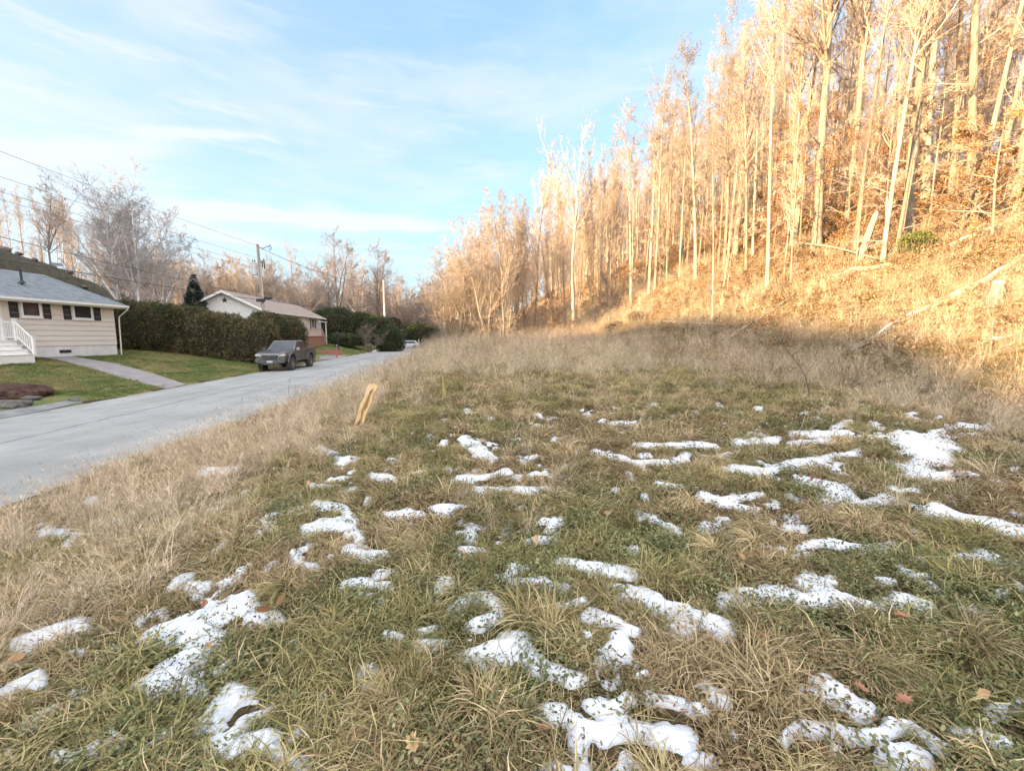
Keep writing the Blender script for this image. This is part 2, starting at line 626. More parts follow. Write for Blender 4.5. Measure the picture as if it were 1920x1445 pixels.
# ------------------------------------------------------------------ terrain
def lines(segs):
    out = [segs[0][0]]
    for a, b, st in segs:
        n = max(1, int(round((b - a) / st)))
        out += list(a + (b - a) * (np.arange(1, n + 1) / n))
    return np.array(out)


gx = lines([(-700, -200, 50), (-200, -80, 6), (-80, -28, 1.2), (-28, -8, 0.4), (-8, -3, 0.1), (-3, 8, 0.09), (8, 20, 0.2), (20, 45, 0.6), (45, 120, 3), (120, 700, 40)])
gy = lines([(-300, -60, 20), (-60, -4, 2), (-4, 0.5, 0.3), (0.5, 10, 0.09), (10, 24, 0.2), (24, 60, 0.5), (60, 140, 2), (140, 1200, 40)])
GX, GY = np.meshgrid(gx, gy)
GZ = H(GX, GY)
nx, ny = len(gx), len(gy)
XR = GX + ROADX * GY
GZ = np.where((XR < EDGE(GY) - 0.45) & (XR > -12.6), GZ - 0.06, GZ)
idx = np.arange(nx * ny).reshape(ny, nx)
Fq = np.stack([idx[:-1, :-1], idx[:-1, 1:], idx[1:, 1:], idx[1:, :-1]], -1).reshape(-1, 4)
V = np.stack([GX, GY, GZ], -1).reshape(-1, 3)
fc = V[Fq].mean(1)
fxr = fc[:, 0] + ROADX * fc[:, 1]
toel = np.interp(fc[:, 1], [-100, -60, 45, 100, 160, 400], [-30, -34, -36, -62, -100, -240])
islawn = (fxr < -12.85) & (fc[:, 0] > toel + 1) & (fc[:, 1] < 110) & (fc[:, 1] > -40)


def sub(name, sel, mats):
    f = Fq[sel]
    u, inv = np.unique(f, return_inverse=True)
    me = npmesh(name, V[u], inv.reshape(-1, 4), True)
    return link(name, me, None, mats)


# ground: damp soil and thatch; leaf litter up the slope
gm, nt, p = pmat('ground', 0.95, 0.1)
pos = nt.n('ShaderNodeNewGeometry').outputs['Position']
n1 = nt.noise(pos, 3.0, 6, 0.65)
n2 = nt.noise(pos, 28.0, 4, 0.7)
soil = nt.ramp(n2, [(0.3, (0.03, 0.02, 0.012)), (0.5, (0.075, 0.055, 0.028)), (0.72, (0.17, 0.13, 0.07))])
straw = nt.ramp(n2, [(0.3, (0.09, 0.065, 0.035)), (0.5, (0.24, 0.18, 0.10)), (0.7, (0.40, 0.31, 0.19))])
litter = nt.ramp(n2, [(0.3, (0.12, 0.075, 0.042)), (0.5, (0.29, 0.20, 0.11)), (0.7, (0.45, 0.33, 0.20))])
sp = nt.n('ShaderNodeSeparateXYZ')
nt.put(sp.inputs[0], pos)
zz = nt.m('ADD', sp.outputs[2], nt.m('MULTIPLY', nt.m('SUBTRACT', n1, 0.5), 1.5))
c_ = nt.mix(nt.sstep(zz, 0.5, 1.3), soil, straw)
c_ = nt.mix(nt.sstep(zz, 4.5, 7.0), c_, litter)
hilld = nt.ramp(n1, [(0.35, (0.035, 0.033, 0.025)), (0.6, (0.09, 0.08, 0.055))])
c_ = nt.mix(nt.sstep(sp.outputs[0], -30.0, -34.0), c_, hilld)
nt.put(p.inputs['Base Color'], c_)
bp = nt.n('ShaderNodeBump')
bp.inputs['Strength'].default_value = 0.9
bp.inputs['Distance'].default_value = 0.05
nt.put(bp.inputs['Height'], n2)
nt.put(p.inputs['Normal'], bp.outputs[0])
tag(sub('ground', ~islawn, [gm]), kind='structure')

lm, nt, p = pmat('lawn', 0.95, 0.1)
pos = nt.n('ShaderNodeNewGeometry').outputs['Position']
a1 = nt.noise(pos, 0.45, 4, 0.6)
a2 = nt.noise(pos, 14.0, 5, 0.7)
g1 = nt.ramp(a2, [(0.3, (0.075, 0.10, 0.035)), (0.55, (0.15, 0.18, 0.065)), (0.75, (0.25, 0.25, 0.11))])
g2 = nt.ramp(a2, [(0.3, (0.13, 0.12, 0.055)), (0.55, (0.24, 0.22, 0.10)), (0.75, (0.36, 0.31, 0.17))])
nt.put(p.inputs['Base Color'], nt.mix(nt.sstep(a1, 0.4, 0.65), g1, g2))
bp = nt.n('ShaderNodeBump')
bp.inputs['Strength'].default_value = 1.0
bp.inputs['Distance'].default_value = 0.06
nt.put(bp.inputs['Height'], nt.noise(pos, 22.0, 4, 0.7))
nt.put(p.inputs['Normal'], bp.outputs[0])
tag(sub('lawn', islawn, [lm]), kind='structure')


# road
def ribbon(name, xs, ys, zfun, mats, kind='structure'):
    """sheet with rows along ys and columns at road offset xs (functions of y allowed)"""
    P_ = []
    for y in ys:
        for xo in xs:
            x = (xo(y) if callable(xo) else xo) - ROADX * y
            P_.append((x, y, zfun(x, y)))
    n = len(xs)
    f = [(j * n + i, j * n + i + 1, (j + 1) * n + i + 1, (j + 1) * n + i) for j in range(len(ys) - 1) for i in range(n - 1)]
    me = bpy.data.meshes.new(name)
    me.from_pydata(P_, [], f)
    me.polygons.foreach_set('use_smooth', [True] * len(f))
    o = link(name, me, None, mats)
    if kind:
        o['kind'] = kind
    return o


rm, nt, p = pmat('road', 0.85, 0.35)
pos = nt.n('ShaderNodeNewGeometry').outputs['Position']
sp = nt.n('ShaderNodeSeparateXYZ')
nt.put(sp.inputs[0], pos)
xro = nt.m('ADD', sp.outputs[0], nt.m('MULTIPLY', sp.outputs[1], ROADX))
lane = comb_ = nt.n('ShaderNodeCombineXYZ')
nt.put(lane.inputs[0], nt.m('MULTIPLY', xro, 1.3))
nt.put(lane.inputs[1], nt.m('MULTIPLY', sp.outputs[1], 0.06))
ln = nt.noise(lane.outputs[0], 1.2, 4, 0.6)
gr = nt.noise(pos, 55.0, 3, 0.8)
pa = nt.noise(pos, 0.8, 5, 0.6)
f = nt.m('ADD', nt.m('MULTIPLY', ln, 0.22), nt.m('ADD', nt.m('MULTIPLY', gr, 0.45), nt.m('MULTIPLY', pa, 0.33)))
rc = nt.ramp(f, [(0.36, (0.15, 0.155, 0.15)), (0.50, (0.275, 0.28, 0.272)), (0.68, (0.38, 0.38, 0.37))])
wv = nt.m('ADD', xro, nt.m('MULTIPLY', nt.m('SUBTRACT', nt.noise(pos, 0.7, 4, 0.7), 0.5), 0.35))


def crackline(x0, wd):
    return nt.m('LESS_THAN', nt.m('ABSOLUTE', nt.m('SUBTRACT', wv, x0)), wd)


seam = nt.m('MULTIPLY', crackline(-9.75, 0.03), 0.9)
seam = nt.m('ADD', seam, nt.m('MULTIPLY', nt.m('MULTIPLY', crackline(-9.3, 0.014), nt.sstep(sp.outputs[1], 10, 11)), 0.5))
vo = nt.n('ShaderNodeTexVoronoi', feature='DISTANCE_TO_EDGE')
wm = nt.n('ShaderNodeVectorMath', operation='ADD')
nt.put(wm.inputs[0], pos)
ns = nt.n('ShaderNodeTexNoise')
ns.inputs['Scale'].default_value = 1.5
nt.put(ns.inputs['Vector'], pos)
nt.put(wm.inputs[1], ns.outputs['Color'])
nt.put(vo.inputs['Vector'], wm.outputs[0])
vo.inputs['Scale'].default_value = 0.28
seam = nt.m('ADD', seam, nt.m('MULTIPLY', nt.m('MULTIPLY', nt.m('LESS_THAN', vo.outputs[0], 0.007), nt.sstep(pa, 0.55, 0.60)), 0.45))
rc = nt.mix(nt.m('MULTIPLY', nt.sstep(nt.noise(pos, 0.28, 3, 0.5), 0.52, 0.56), 0.28), rc, (0.20, 0.20, 0.195))
grit = nt.ramp(nt.noise(pos, 30.0, 4, 0.8), [(0.4, (0.12, 0.10, 0.08)), (0.6, (0.40, 0.37, 0.33))])
side = nt.m('MAXIMUM', nt.sstep(wv, -6.3, -5.5), nt.sstep(wv, -12.5, -12.95))
side = nt.m('MULTIPLY', side, nt.sstep(nt.noise(pos, 6.0, 4, 0.7), 0.35, 0.55))
rc = nt.mix(nt.m('MULTIPLY', side, 0.8), rc, grit)
nt.put(p.inputs['Base Color'], nt.mix(nt.m('MINIMUM', seam, 1.0), rc, (0.09, 0.09, 0.095)))
bp = nt.n('ShaderNodeBump')
bp.inputs['Strength'].default_value = 0.5
bp.inputs['Distance'].default_value = 0.01
nt.put(bp.inputs['Height'], gr)
nt.put(p.inputs['Normal'], bp.outputs[0])
ys = lines([(-60, 0, 5), (0, 3, 1.0), (3, 30, .2), (30, 60, 1.0), (60, 200, 5)])


def edge_n(y):
    return float(EDGE(y)) + (vn(y * 0.6, 0, 71) - 0.5) * 0.35 + (vn(y * 3.0, 0, 72) - 0.5) * 0.12


def edge_f(y):
    return -12.9 + (vn(y * 0.4, 0, 73) - 0.5) * 0.2


ribbon('road', [edge_f, -12.0, -11, -9.8, -8.6, -7.3, -6.2, edge_n], ys, lambda x, y: -0.70 + 0.05 * (1 - ((x + ROADX * y + 9.2) / 4.1) ** 2), [rm])

# concrete walk from the steps to the road, and the neighbours' drive
conc = M('concrete walk', (0.27, 0.255, 0.25), (0.20, 0.19, 0.19), 2.5, 0.9, 0.2, 0.3, 60)
asph = M('drive asphalt', (0.17, 0.17, 0.175), (0.24, 0.24, 0.245), 3, 0.9, 0.2, 0.4, 80)


def strip(name, left, right, mats, up=0.03, n=24, m_=6):
    """strip between two pixel polylines on the ground"""
    def res(pl):
        pl = np.array(pl, float)
        d = np.r_[0, np.cumsum(np.hypot(*np.diff(pl, axis=0).T))]
        s = np.linspace(0, d[-1], n)
        return np.interp(s, d, pl[:, 0]), np.interp(s, d, pl[:, 1])
    a = np.stack(ground(*res(left)), -1)
    b = np.stack(ground(*res(right)), -1)
    V_ = []
    for i in range(n):
        for j in range(m_ + 1):
            q = a[i] + (b[i] - a[i]) * j / m_
            V_.append((q[0], q[1], float(H(q[0:1], q[1:2])[0]) + up))
    f = [(i * (m_ + 1) + j, i * (m_ + 1) + j + 1, (i + 1) * (m_ + 1) + j + 1, (i + 1) * (m_ + 1) + j) for i in range(n - 1) for j in range(m_)]
    # thickness
    me = bpy.data.meshes.new(name)
    me.from_pydata(V_, [], f)
    bm = bmesh.new()
    bm.from_mesh(me)
    bmesh.ops.recalc_face_normals(bm, faces=bm.faces)
    r = bmesh.ops.extrude_face_region(bm, geom=bm.faces[:])
    for v in r['geom']:
        if isinstance(v, bmesh.types.BMVert):
            v.co.z -= 0.12
    bm.to_mesh(me)
    bm.free()
    o = link(name, me, None, mats)
    o['kind'] = 'structure'
    return o


strip('walkway', [(62, 669), (100, 674), (160, 688), (230, 709), (312, 730)], [(100, 666), (150, 671), (220, 683), (285, 700), (348, 721)], [conc])
strip('driveway', [(598, 675), (640, 672)], [(600, 668), (650, 666)], [conc], n=8)
strip('gutter', [(-60, 783), (0, 772), (80, 760), (150, 748)], [(-60, 795), (0, 786), (80, 771), (155, 754)], [asph], up=0.02)

# ------------------------------------------------------------------ snow sheets
PXs, PYs = np.meshgrid(np.arange(-100, 2024, 2.4), np.concatenate([np.arange(745, 900, 1.4), np.arange(900, 1480, 2.0)]))
cx_, cy_ = np.arange(-112, 2050, 24.0), np.concatenate([np.arange(735, 900, 8.0), np.arange(900, 1500, 20.0)])
_gx, _gy = np.meshgrid(cx_, cy_)
_a, _t = ground(_gx, _gy, 0.8, 60)


def bil(A, X, Y):
    i = np.clip(np.searchsorted(cy_, Y) - 1, 0, len(cy_) - 2)
    j = np.clip(((X - cx_[0]) / 24).astype(int), 0, len(cx_) - 2)
    fy_ = (Y - cy_[i]) / (cy_[i + 1] - cy_[i])
    fx_ = (X - cx_[j]) / 24
    return (A[i, j] * (1 - fx_) + A[i, j + 1] * fx_) * (1 - fy_) + (A[i + 1, j] * (1 - fx_) + A[i + 1, j + 1] * fx_) * fy_


sx, sy = bil(_a, PXs, PYs), bil(_t, PXs, PYs)
sz = H(sx, sy)
mk = snow_mask(sx, sy, sz.ravel()).reshape(sx.shape)
dist = np.hypot(sx, sy)
thick = np.interp(dist, [1, 6, 15], [0.038, 0.046, 0.07])
prof = np.where(mk > 0, np.sqrt(np.clip(mk * 1.3, 0, 1)) * thick, mk * 0.35) + (fbm(sx * 6, sy * 6, 61, 3) - 0.5) * 0.02 - 0.004
sz = sz + prof
ii = np.arange(sx.size).reshape(sx.shape)
Fs = np.stack([ii[:-1, :-1], ii[:-1, 1:], ii[1:, 1:], ii[1:, :-1]], -1).reshape(-1, 4)
keep = (mk.ravel()[Fs] > -0.30).all(1) & ((sx + ROADX * sy).ravel()[Fs] > -5.3).all(1)
Fs = Fs[keep]
u, inv = np.unique(Fs, return_inverse=True)
me = npmesh('snow', np.stack([sx, sy, sz], -1).reshape(-1, 3)[u], inv.reshape(-1, 4), True)
sm, nt, p = pmat('snow', 0.6, 0.25)
pos = nt.n('ShaderNodeNewGeometry').outputs['Position']
nt.put(p.inputs['Base Color'], nt.ramp(nt.noise(pos, 40, 4, 0.7), [(0.25, (0.42, 0.43, 0.45)), (0.42, (0.60, 0.63, 0.67))]))
p.inputs['Subsurface Weight'].default_value = 0.0
bp = nt.n('ShaderNodeBump')
bp.inputs['Strength'].default_value = 0.6
bp.inputs['Distance'].default_value = 0.012
nt.put(bp.inputs['Height'], nt.noise(pos, 45.0, 4, 0.65))
nt.put(p.inputs['Normal'], bp.outputs[0])
so = link('snow', me, None, [sm])
tag(so, 'thin white patches of melting snow between the grass tussocks', 'snow', kind='stuff')
MAT['snow'] = sm


# ------------------------------------------------------------------ grass prototypes
def blade_set(rng, n, length, spread, lean, bend, width, segs=4, base_el=(60, 90), dirbias=None, tipw=0.15, tint=(0, 1), droop=0.02, taper=0.6):
    """arching ribbons; returns V, F, tint"""
    az_ = rng.uniform(0, 2 * PI, n)
    if dirbias is not None:
        az_ = dirbias + rng.normal(0, 0.7, n)
    rr = spread * np.sqrt(rng.uniform(0, 1, n))
    a2 = rng.uniform(0, 2 * PI, n)
    p0 = np.stack([rr * np.cos(a2), rr * np.sin(a2), np.full(n, -0.01)], -1)
    L = rng.uniform(length[0], length[1], n)
    e0 = np.radians(rng.uniform(base_el[0], base_el[1], n))
    bd = np.radians(rng.uniform(bend[0], bend[1], n))
    wd = rng.uniform(width[0], width[1], n)
    tv = rng.uniform(tint[0], tint[1], n)
    pts = np.zeros((n, segs + 1, 3))
    pts[:, 0] = p0
    azj = az_.copy()
    for k in range(segs):
        e = e0 - bd * ((k + 0.5) / segs) ** 1.3
        azj = azj + rng.normal(0, 0.16, n)
        st = (L / segs)[:, None] * np.stack([np.cos(e) * np.cos(azj), np.cos(e) * np.sin(azj), np.sin(e)], -1)
        pts[:, k + 1] = pts[:, k] + st
        pts[:, k + 1, 2] = np.maximum(pts[:, k + 1, 2], droop * rng.uniform(0.2, 1, n))
    side = np.stack([-np.sin(az_), np.cos(az_), rng.uniform(-0.4, 0.4, n)], -1)
    side /= np.linalg.norm(side, axis=1)[:, None]
    s = np.linspace(0, 1, segs + 1)
    wprof = np.where(s < taper, 1.0, 1 - (s - taper) / (1 - taper) * (1 - tipw))
    off = side[:, None, :] * (wd[:, None, None] / 2) * wprof[None, :, None]
    V_ = np.stack([pts - off, pts + off], 2).reshape(-1, 3)
    b = np.arange(n)[:, None] * (segs + 1) * 2 + np.arange(segs)[None, :] * 2
    b = b.reshape(-1)
    F_ = np.stack([b, b + 1, b + 3, b + 2], -1)
    T_ = np.repeat(tv, (segs + 1) * 2)
    return V_, F_, T_


def leaf_set(rng, n, size, spread, hgt, tint=(0, 1), flat=0.5, aspect=0.8):
    rr = spread * np.sqrt(rng.uniform(0, 1, n))
    a2 = rng.uniform(0, 2 * PI, n)
    c = np.stack([rr * np.cos(a2), rr * np.sin(a2), rng.uniform(hgt[0], hgt[1], n)], -1)
    nrm = np.stack([rng.normal(0, flat, n), rng.normal(0, flat, n), np.ones(n)], -1)
    nrm /= np.linalg.norm(nrm, axis=1)[:, None]
    t = np.cross(nrm, rng.normal(0, 1, (n, 3)))
    t /= np.linalg.norm(t, axis=1)[:, None]
    b = np.cross(nrm, t)
    sz_ = rng.uniform(size[0], size[1], n)[:, None]
    # 6-corner leaf, folded along the middle
    shape = [(-1, 0, 0), (-0.4, 0.55, .18), (0.5, 0.5, .2), (1, 0, 0), (0.45, -0.55, .18), (-0.5, -0.5, .2)]
    V_ = np.stack([c + t * sz_ * q[0] * 0.5 + b * sz_ * q[1] * aspect * 0.5 + nrm * sz_ * q[2] * rng.uniform(0, 1, n)[:, None] for q in shape], 1).reshape(-1, 3)
    k = np.arange(n) * 6
    F_ = np.concatenate([np.stack([k, k + 3, k + 2, k + 1], -1), np.stack([k, k + 5, k + 4, k + 3], -1)])
    return V_, F_, np.repeat(rng.uniform(tint[0], tint[1], n), 6)


def joinsets(sets):
    V_, F_, T_ = [], [], []
    b = 0
    for v, f, t in sets:
        V_.append(v)
        F_.append(f + b)
        T_.append(t)
        b += len(v)
    return np.concatenate(V_), np.concatenate(F_), np.concatenate(T_)


PROTO = {}


def protoset(key, name, sets, mat):
    c = PROTO.get(key)
    if c is None:
        c = PROTO[key] = bpy.data.collections.new(key)
    V_, F_, T_ = joinsets(sets)
    me = npmesh(name, V_, F_, False, {'tint': T_})
    me.materials.append(mat)
    o = bpy.data.objects.new('%s %02d' % (key, len(c.objects)), me)
    c.objects.link(o)
    return o


rg = np.random.default_rng(5)
for k in range(6):      # matted short grass
    protoset('short grass', 'short grass', [blade_set(rg, 34, (0.08, 0.22), 0.09, 0, (60, 150), (0.003, 0.0058), 5, (25, 85), droop=0.03),
                                            blade_set(rg, 20, (0.10, 0.28), 0.11, 0, (0, 50), (0.0026, 0.005), 4, (0, 25), droop=0.035)], MAT['grass'])
for k in range(5):      # tussock of long arching blades
    protoset('tussock', 'tussock', [blade_set(rg, 75, (0.20, 0.42), 0.05, 0, (80, 165), (0.0035, 0.0075), 6, (45, 88), dirbias=0.0 if k % 2 else None, droop=0.05),
                                    blade_set(rg, 30, (0.12, 0.3), 0.07, 0, (50, 150), (0.003, 0.006), 5, (25, 80), tint=(0.3, 1))], MAT['grass'])
for k in range(4):      # low herb leaves
    protoset('herb', 'herb', [leaf_set(rg, 80, (0.012, 0.026), 0.13, (0.01, 0.06), flat=0.6), blade_set(rg, 10, (0.05, 0.12), 0.1, 0, (20, 120), (0.002, 0.004), 3, (20, 80))], MAT['clover'])
for k in range(6):      # tall thin dry grass
    w1 = blade_set(rg, 26, (0.35, 0.75), 0.06, 0, (15, 75), (0.0016, 0.003), 6, (60, 90), droop=0.1)
    w2 = blade_set(rg, 26, (0.2, 0.45), 0.08, 0, (60, 150), (0.002, 0.004), 5, (40, 85), droop=0.05)
    # feathery heads at the stem tips
    v = w1[0].reshape(26, 7, 2, 3)
    tips = v[:, -1].mean(1)
    hd = []
    for q in range(0, 26, 2):
        h_ = blade_set(rg, 7, (0.03, 0.08), 0.004, 0, (0, 60), (0.0015, 0.003), 2, (20, 90))
        hd.append((h_[0] + tips[q] - np.array([0, 0, 0.05]), h_[1], h_[2]))
    protoset('tall grass', 'tall grass', [w1, w2] + hd, MAT['straw'])


def weed(rng, hgt, nb, fuzz):
    """branched dead stem"""
    sets = []
    n = 1
    main = blade_set(rng, n, (hgt * 0.9, hgt), 0.0, 0, (0, 25), (0.005, 0.007), 8, (75, 90), tipw=0.4)
    sets.append(main)
    pts = main[0].reshape(9, 2, 3).mean(1)
    for q in range(nb):
        s = rng.uniform(0.35, 1.0)
        i = min(7, int(s * 8))
        p0 = pts[i] + (pts[i + 1] - pts[i]) * rng.uniform()
        b_ = blade_set(rng, 1, (hgt * 0.12, hgt * 0.35), 0, 0, (-25, 30), (0.003, 0.0045), 4, (30, 70))
        bv = b_[0] + p0 - b_[0][0]
        sets.append((bv, b_[1], b_[2]))
        bp_ = bv.reshape(5, 2, 3).mean(1)
        for w_ in range(fuzz):
            j = rng.integers(1, 5)
            f_ = blade_set(rng, 1, (0.02, 0.09), 0, 0, (-30, 60), (0.002, 0.004), 2, (0, 80))
            sets.append((f_[0] + bp_[j] - f_[0][0], f_[1], f_[2]))
    return sets


for k in range(5):
    protoset('dead weed', 'dead weed', sum([[(a + np.array([rg.uniform(-.12, .12), rg.uniform(-.12, .12), 0]) * (j > 0), b, c) for a, b, c in weed(rg, rg.uniform(0.6, 1.1), 9, 6)] for j in range(2)], []), MAT['weed'])
for k in range(3):      # bramble and leafless brush
    st = []
    for j in range(9):
        a = blade_set(rg, 1, (0.8, 1.7), 0.3, 0, (40, 150), (0.005, 0.009), 9, (50, 88), tipw=0.3, droop=0.05)
        st.append(a)
        pp = a[0].reshape(10, 2, 3).mean(1)
        for q in range(7):
            j2 = rg.integers(2, 10)
            b_ = blade_set(rg, 1, (0.12, 0.4), 0, 0, (-20, 80), (0.003, 0.005), 3, (0, 80))
            st.append((b_[0] + pp[j2] - b_[0][0], b_[1], b_[2]))
    protoset('brush', 'brush', st + [leaf_set(rg, 14, (0.03, 0.07), 0.5, (0.1, 0.7), flat=3)], MAT['weed'])
for k in range(3):
    protoset('leaf patch', 'leaf patch', [leaf_set(rg, 60, (0.06, 0.13), 0.45, (0.0, 0.07), flat=0.6, aspect=0.7)], MAT['leaf'])
for k in range(3):
    protoset('mown tuft', 'mown tuft', [blade_set(rg, 70, (0.03, 0.075), 0.22, 0, (20, 90), (0.006, 0.010), 2, (40, 90))], MAT['lawnblade'])

_NG = {}


def scatter(name, key, x, y, scl, dry, label=None, cat=None, up=0.0, rot=None, tiltmax=0.15, seed=1, z=None):
    rng = np.random.default_rng(seed)
    n = len(x)
    z = (H(x, y) if z is None else z) + up
    me = bpy.data.meshes.new(name)
    me.vertices.add(n)
    me.vertices.foreach_set('co', np.stack([x, y, z], -1).astype(np.float32).ravel())

    def at_(nm, typ, arr, fld):
        a = me.attributes.new(nm, typ, 'POINT')
        a.data.foreach_set(fld, arr)
    r3 = np.stack([rng.normal(0, tiltmax, n), rng.normal(0, tiltmax, n), rng.uniform(0, 2 * PI, n) if rot is None else rot], -1)
    at_('rot', 'FLOAT_VECTOR', r3.astype(np.float32).ravel(), 'vector')
    at_('scl', 'FLOAT', np.asarray(scl, np.float32), 'value')
    at_('dry', 'FLOAT', np.asarray(np.clip(dry, 0, 1), np.float32), 'value')
    at_('pick', 'INT', rng.integers(0, len(PROTO[key].objects), n).astype(np.int32), 'value')
    o = link(name, me)
    tag(o, label or name, cat or 'grass', kind='stuff')
    ng = _NG.get(key)
    if ng is None:
        ng = _NG[key] = bpy.data.node_groups.new('scatter ' + key, 'GeometryNodeTree')
        ng.interface.new_socket('Geometry', in_out='INPUT', socket_type='NodeSocketGeometry')
        ng.interface.new_socket('Geometry', in_out='OUTPUT', socket_type='NodeSocketGeometry')
        N = ng.nodes
        gi, go = N.new('NodeGroupInput'), N.new('NodeGroupOutput')
        ci = N.new('GeometryNodeCollectionInfo')
        ci.inputs['Collection'].default_value = PROTO[key]
        ci.inputs['Separate Children'].default_value = True
        ci.inputs['Reset Children'].default_value = True
        ip = N.new('GeometryNodeInstanceOnPoints')
        ip.inputs['Pick Instance'].default_value = True
        L = ng.links
        L.new(gi.outputs[0], ip.inputs['Points'])
        L.new(ci.outputs[0], ip.inputs['Instance'])

        def na(nm, typ, sock):
            a = N.new('GeometryNodeInputNamedAttribute')
            a.data_type = typ
            a.inputs['Name'].default_value = nm
            L.new(a.outputs[0], ip.inputs[sock])
        na('pick', 'INT', 'Instance Index')
        na('rot', 'FLOAT_VECTOR', 'Rotation')
        na('scl', 'FLOAT', 'Scale')
        L.new(ip.outputs[0], go.inputs[0])
    md = o.modifiers.new('scatter', 'NODES')
    md.node_group = ng
    return o


def wedge(rng, y0, y1, dens, umax=1.5):
    """random points in view between two depths"""
    area = umax * (y1 * y1 - y0 * y0)
    n = int(area * dens)
    y = np.sqrt(rng.uniform(y0 * y0, y1 * y1, n))
    x = rng.uniform(-umax, umax, n) * y
    return x, y


def pick_(x, y, keep, *arrs):
    return (x[keep], y[keep]) + tuple(a[keep] for a in arrs)


rg = np.random.default_rng(17)
parts = []
for y0, y1, dn, sc in ((0.5, 3, 210, 0.9), (3, 6, 130, 1.0), (6, 11, 62, 1.25), (11, 19, 26, 1.6), (19, 34, 10, 2.0)):
    x, y = wedge(rg, y0, y1, dn)
    parts.append((x, y, np.full(len(x), sc)))
x, y = rg.uniform(-5.5, 6, 3000), rg.uniform(-2.5, 3.5, 3000)
k = (y < 0.5) | (np.abs(x) > 1.5 * y)
parts.append((x[k], y[k], np.full(k.sum(), 1.3)))
xs = np.concatenate([p_[0] for p_ in parts])
ys_ = np.concatenate([p_[1] for p_ in parts])
sc = np.concatenate([p_[2] for p_ in parts]) * rg.uniform(0.75, 1.3, len(xs))
xr_ = xs + ROADX * ys_
k = (xr_ > EDGE(ys_) - 0.1 + (vn(xs * 3, ys_ * 3, 3) - 0.5) * 0.5) & (xs < toe(ys_) + 12)
xs, ys_, sc = xs[k], ys_[k], sc[k]
xr_ = xs + ROADX * ys_
d_ = xs - toe(ys_)
# how much tall dry grass grows here
tallw = np.maximum(1 - smooth((xr_ + 3.0 + (fbm(xs, ys_, 41) - 0.5) * 2.2) / 1.3), smooth((ys_ - 12.5 + (fbm(xs / 1.5, ys_ / 1.5, 42) - 0.5) * 6) / 3.5))
tallw = np.maximum(tallw, smooth((d_ + 2.2 + (fbm(xs, ys_, 43) - 0.5) * 2.5) / 1.5))
mkk = snow_mask(xs, ys_)
dryn = fbm(xs / 0.9, ys_ / 0.9, 44)
herbn = fbm(xs / 0.8 + 9, ys_ / 0.8, 45)
onsnow = (mkk > -0.04) & (rg.uniform(0, 1, len(xs)) < 0.93)
fl = rg.uniform(0, 1, len(xs))
herb = (herbn > 0.5) & (fl < 0.45) & (ys_ < 12) & (tallw < 0.5)
s1 = ~onsnow & ~herb
dry = np.clip(0.54 + (dryn - 0.5) * 1.7 + tallw * 0.25 + rg.normal(0, 0.12, len(xs)), 0.05, 0.95)
lowsc = np.where((mkk > -0.04), 0.8, np.interp(mkk, [-0.7, -0.3], [1.0, 0.5]))
scatter('grass', 'short grass', xs[s1], ys_[s1], (sc * lowsc)[s1], dry[s1], 'matted green and straw-coloured short grass covering the open ground', 'grass', seed=2, tiltmax=0.2)
s2 = ~onsnow & herb
s2 |= ~onsnow & (ys_ < 6) & (fl > 0.86)
scatter('ground_cover', 'herb', xs[s2], ys_[s2], sc[s2] * 1.1, np.clip(0.35 + (dryn[s2] - 0.5) * 1.6, 0, 1), 'small dark green leaves of low ground cover between the grass', 'ground cover', seed=3)

# tussocks: on the raised bits of ground, arching downhill
x, y = wedge(rg, 0.5, 16, 13.0)
s_ = np.interp(y, [0, 5, 14], [0.8, 1.0, 1.3]) * rg.uniform(0.7, 1.25, len(x))
cl_ = fbm(x / 0.7, y / 0.7, 46)
k = (x + ROADX * y > EDGE(y) + 0.1) & (x < toe(y)) & (snow_mask(x, y) < -0.3) & (snow_mask(x, y + 0.14) < -0.2) & (cl_ > 0.44)
x, y, s_, cl_ = x[k], y[k], s_[k], cl_[k]
an = fbm(x / 1.5, y / 1.5, 47) * 9
scatter('long_grass', 'tussock', x, y, s_ * 0.85, 0.5 + (fbm(x / 0.8, y / 0.8, 48) - 0.5) * 1.5, 'long arching blades in thick tan and green tussocks', 'grass', rot=an + rg.normal(0, 0.6, len(x)), seed=4)

# tall dry grass
parts = []
for y0, y1, dn, sc0 in ((1.2, 4, 34, 0.8), (4, 9, 26, 0.95), (9, 18, 15, 1.15), (18, 34, 7, 1.4), (34, 60, 3.2, 1.9)):
    x, y = wedge(rg, y0, y1, dn)
    parts.append((x, y, np.full(len(x), sc0)))
x = np.concatenate([p_[0] for p_ in parts])
y = np.concatenate([p_[1] for p_ in parts])
s_ = np.concatenate([p_[2] for p_ in parts]) * rg.uniform(0.7, 1.2, len(x))
xr_ = x + ROADX * y
d_ = x - toe(y)
tw = np.maximum((1 - smooth((xr_ + 2.9 + (fbm(x, y, 41) - 0.5) * 2.4) / 1.2)) * smooth((xr_ - EDGE(y) + 0.1) / 0.8), smooth((y - 12.5 + (fbm(x / 1.5, y / 1.5, 42) - 0.5) * 6) / 3.5))
tw = np.maximum(tw, smooth((d_ + 2.0 + (fbm(x, y, 43) - 0.5) * 2.5) / 1.5))
cluster = smooth((fbm(x / 0.9, y / 0.9, 49) - 0.36) / 0.2)
lone = (fbm(x / 0.5, y / 0.5, 50) > 0.66) & (y > 3)
k = (rg.uniform(0, 1, len(x)) < np.maximum(tw * (0.25 + 0.75 * cluster), lone * 0.3)) & (xr_ > EDGE(y) + 0.1) & (d_ < 13 + 4 * (fbm(x / 3, y / 3, 40) - 0.5)) & (snow_mask(x, y) < -0.2)
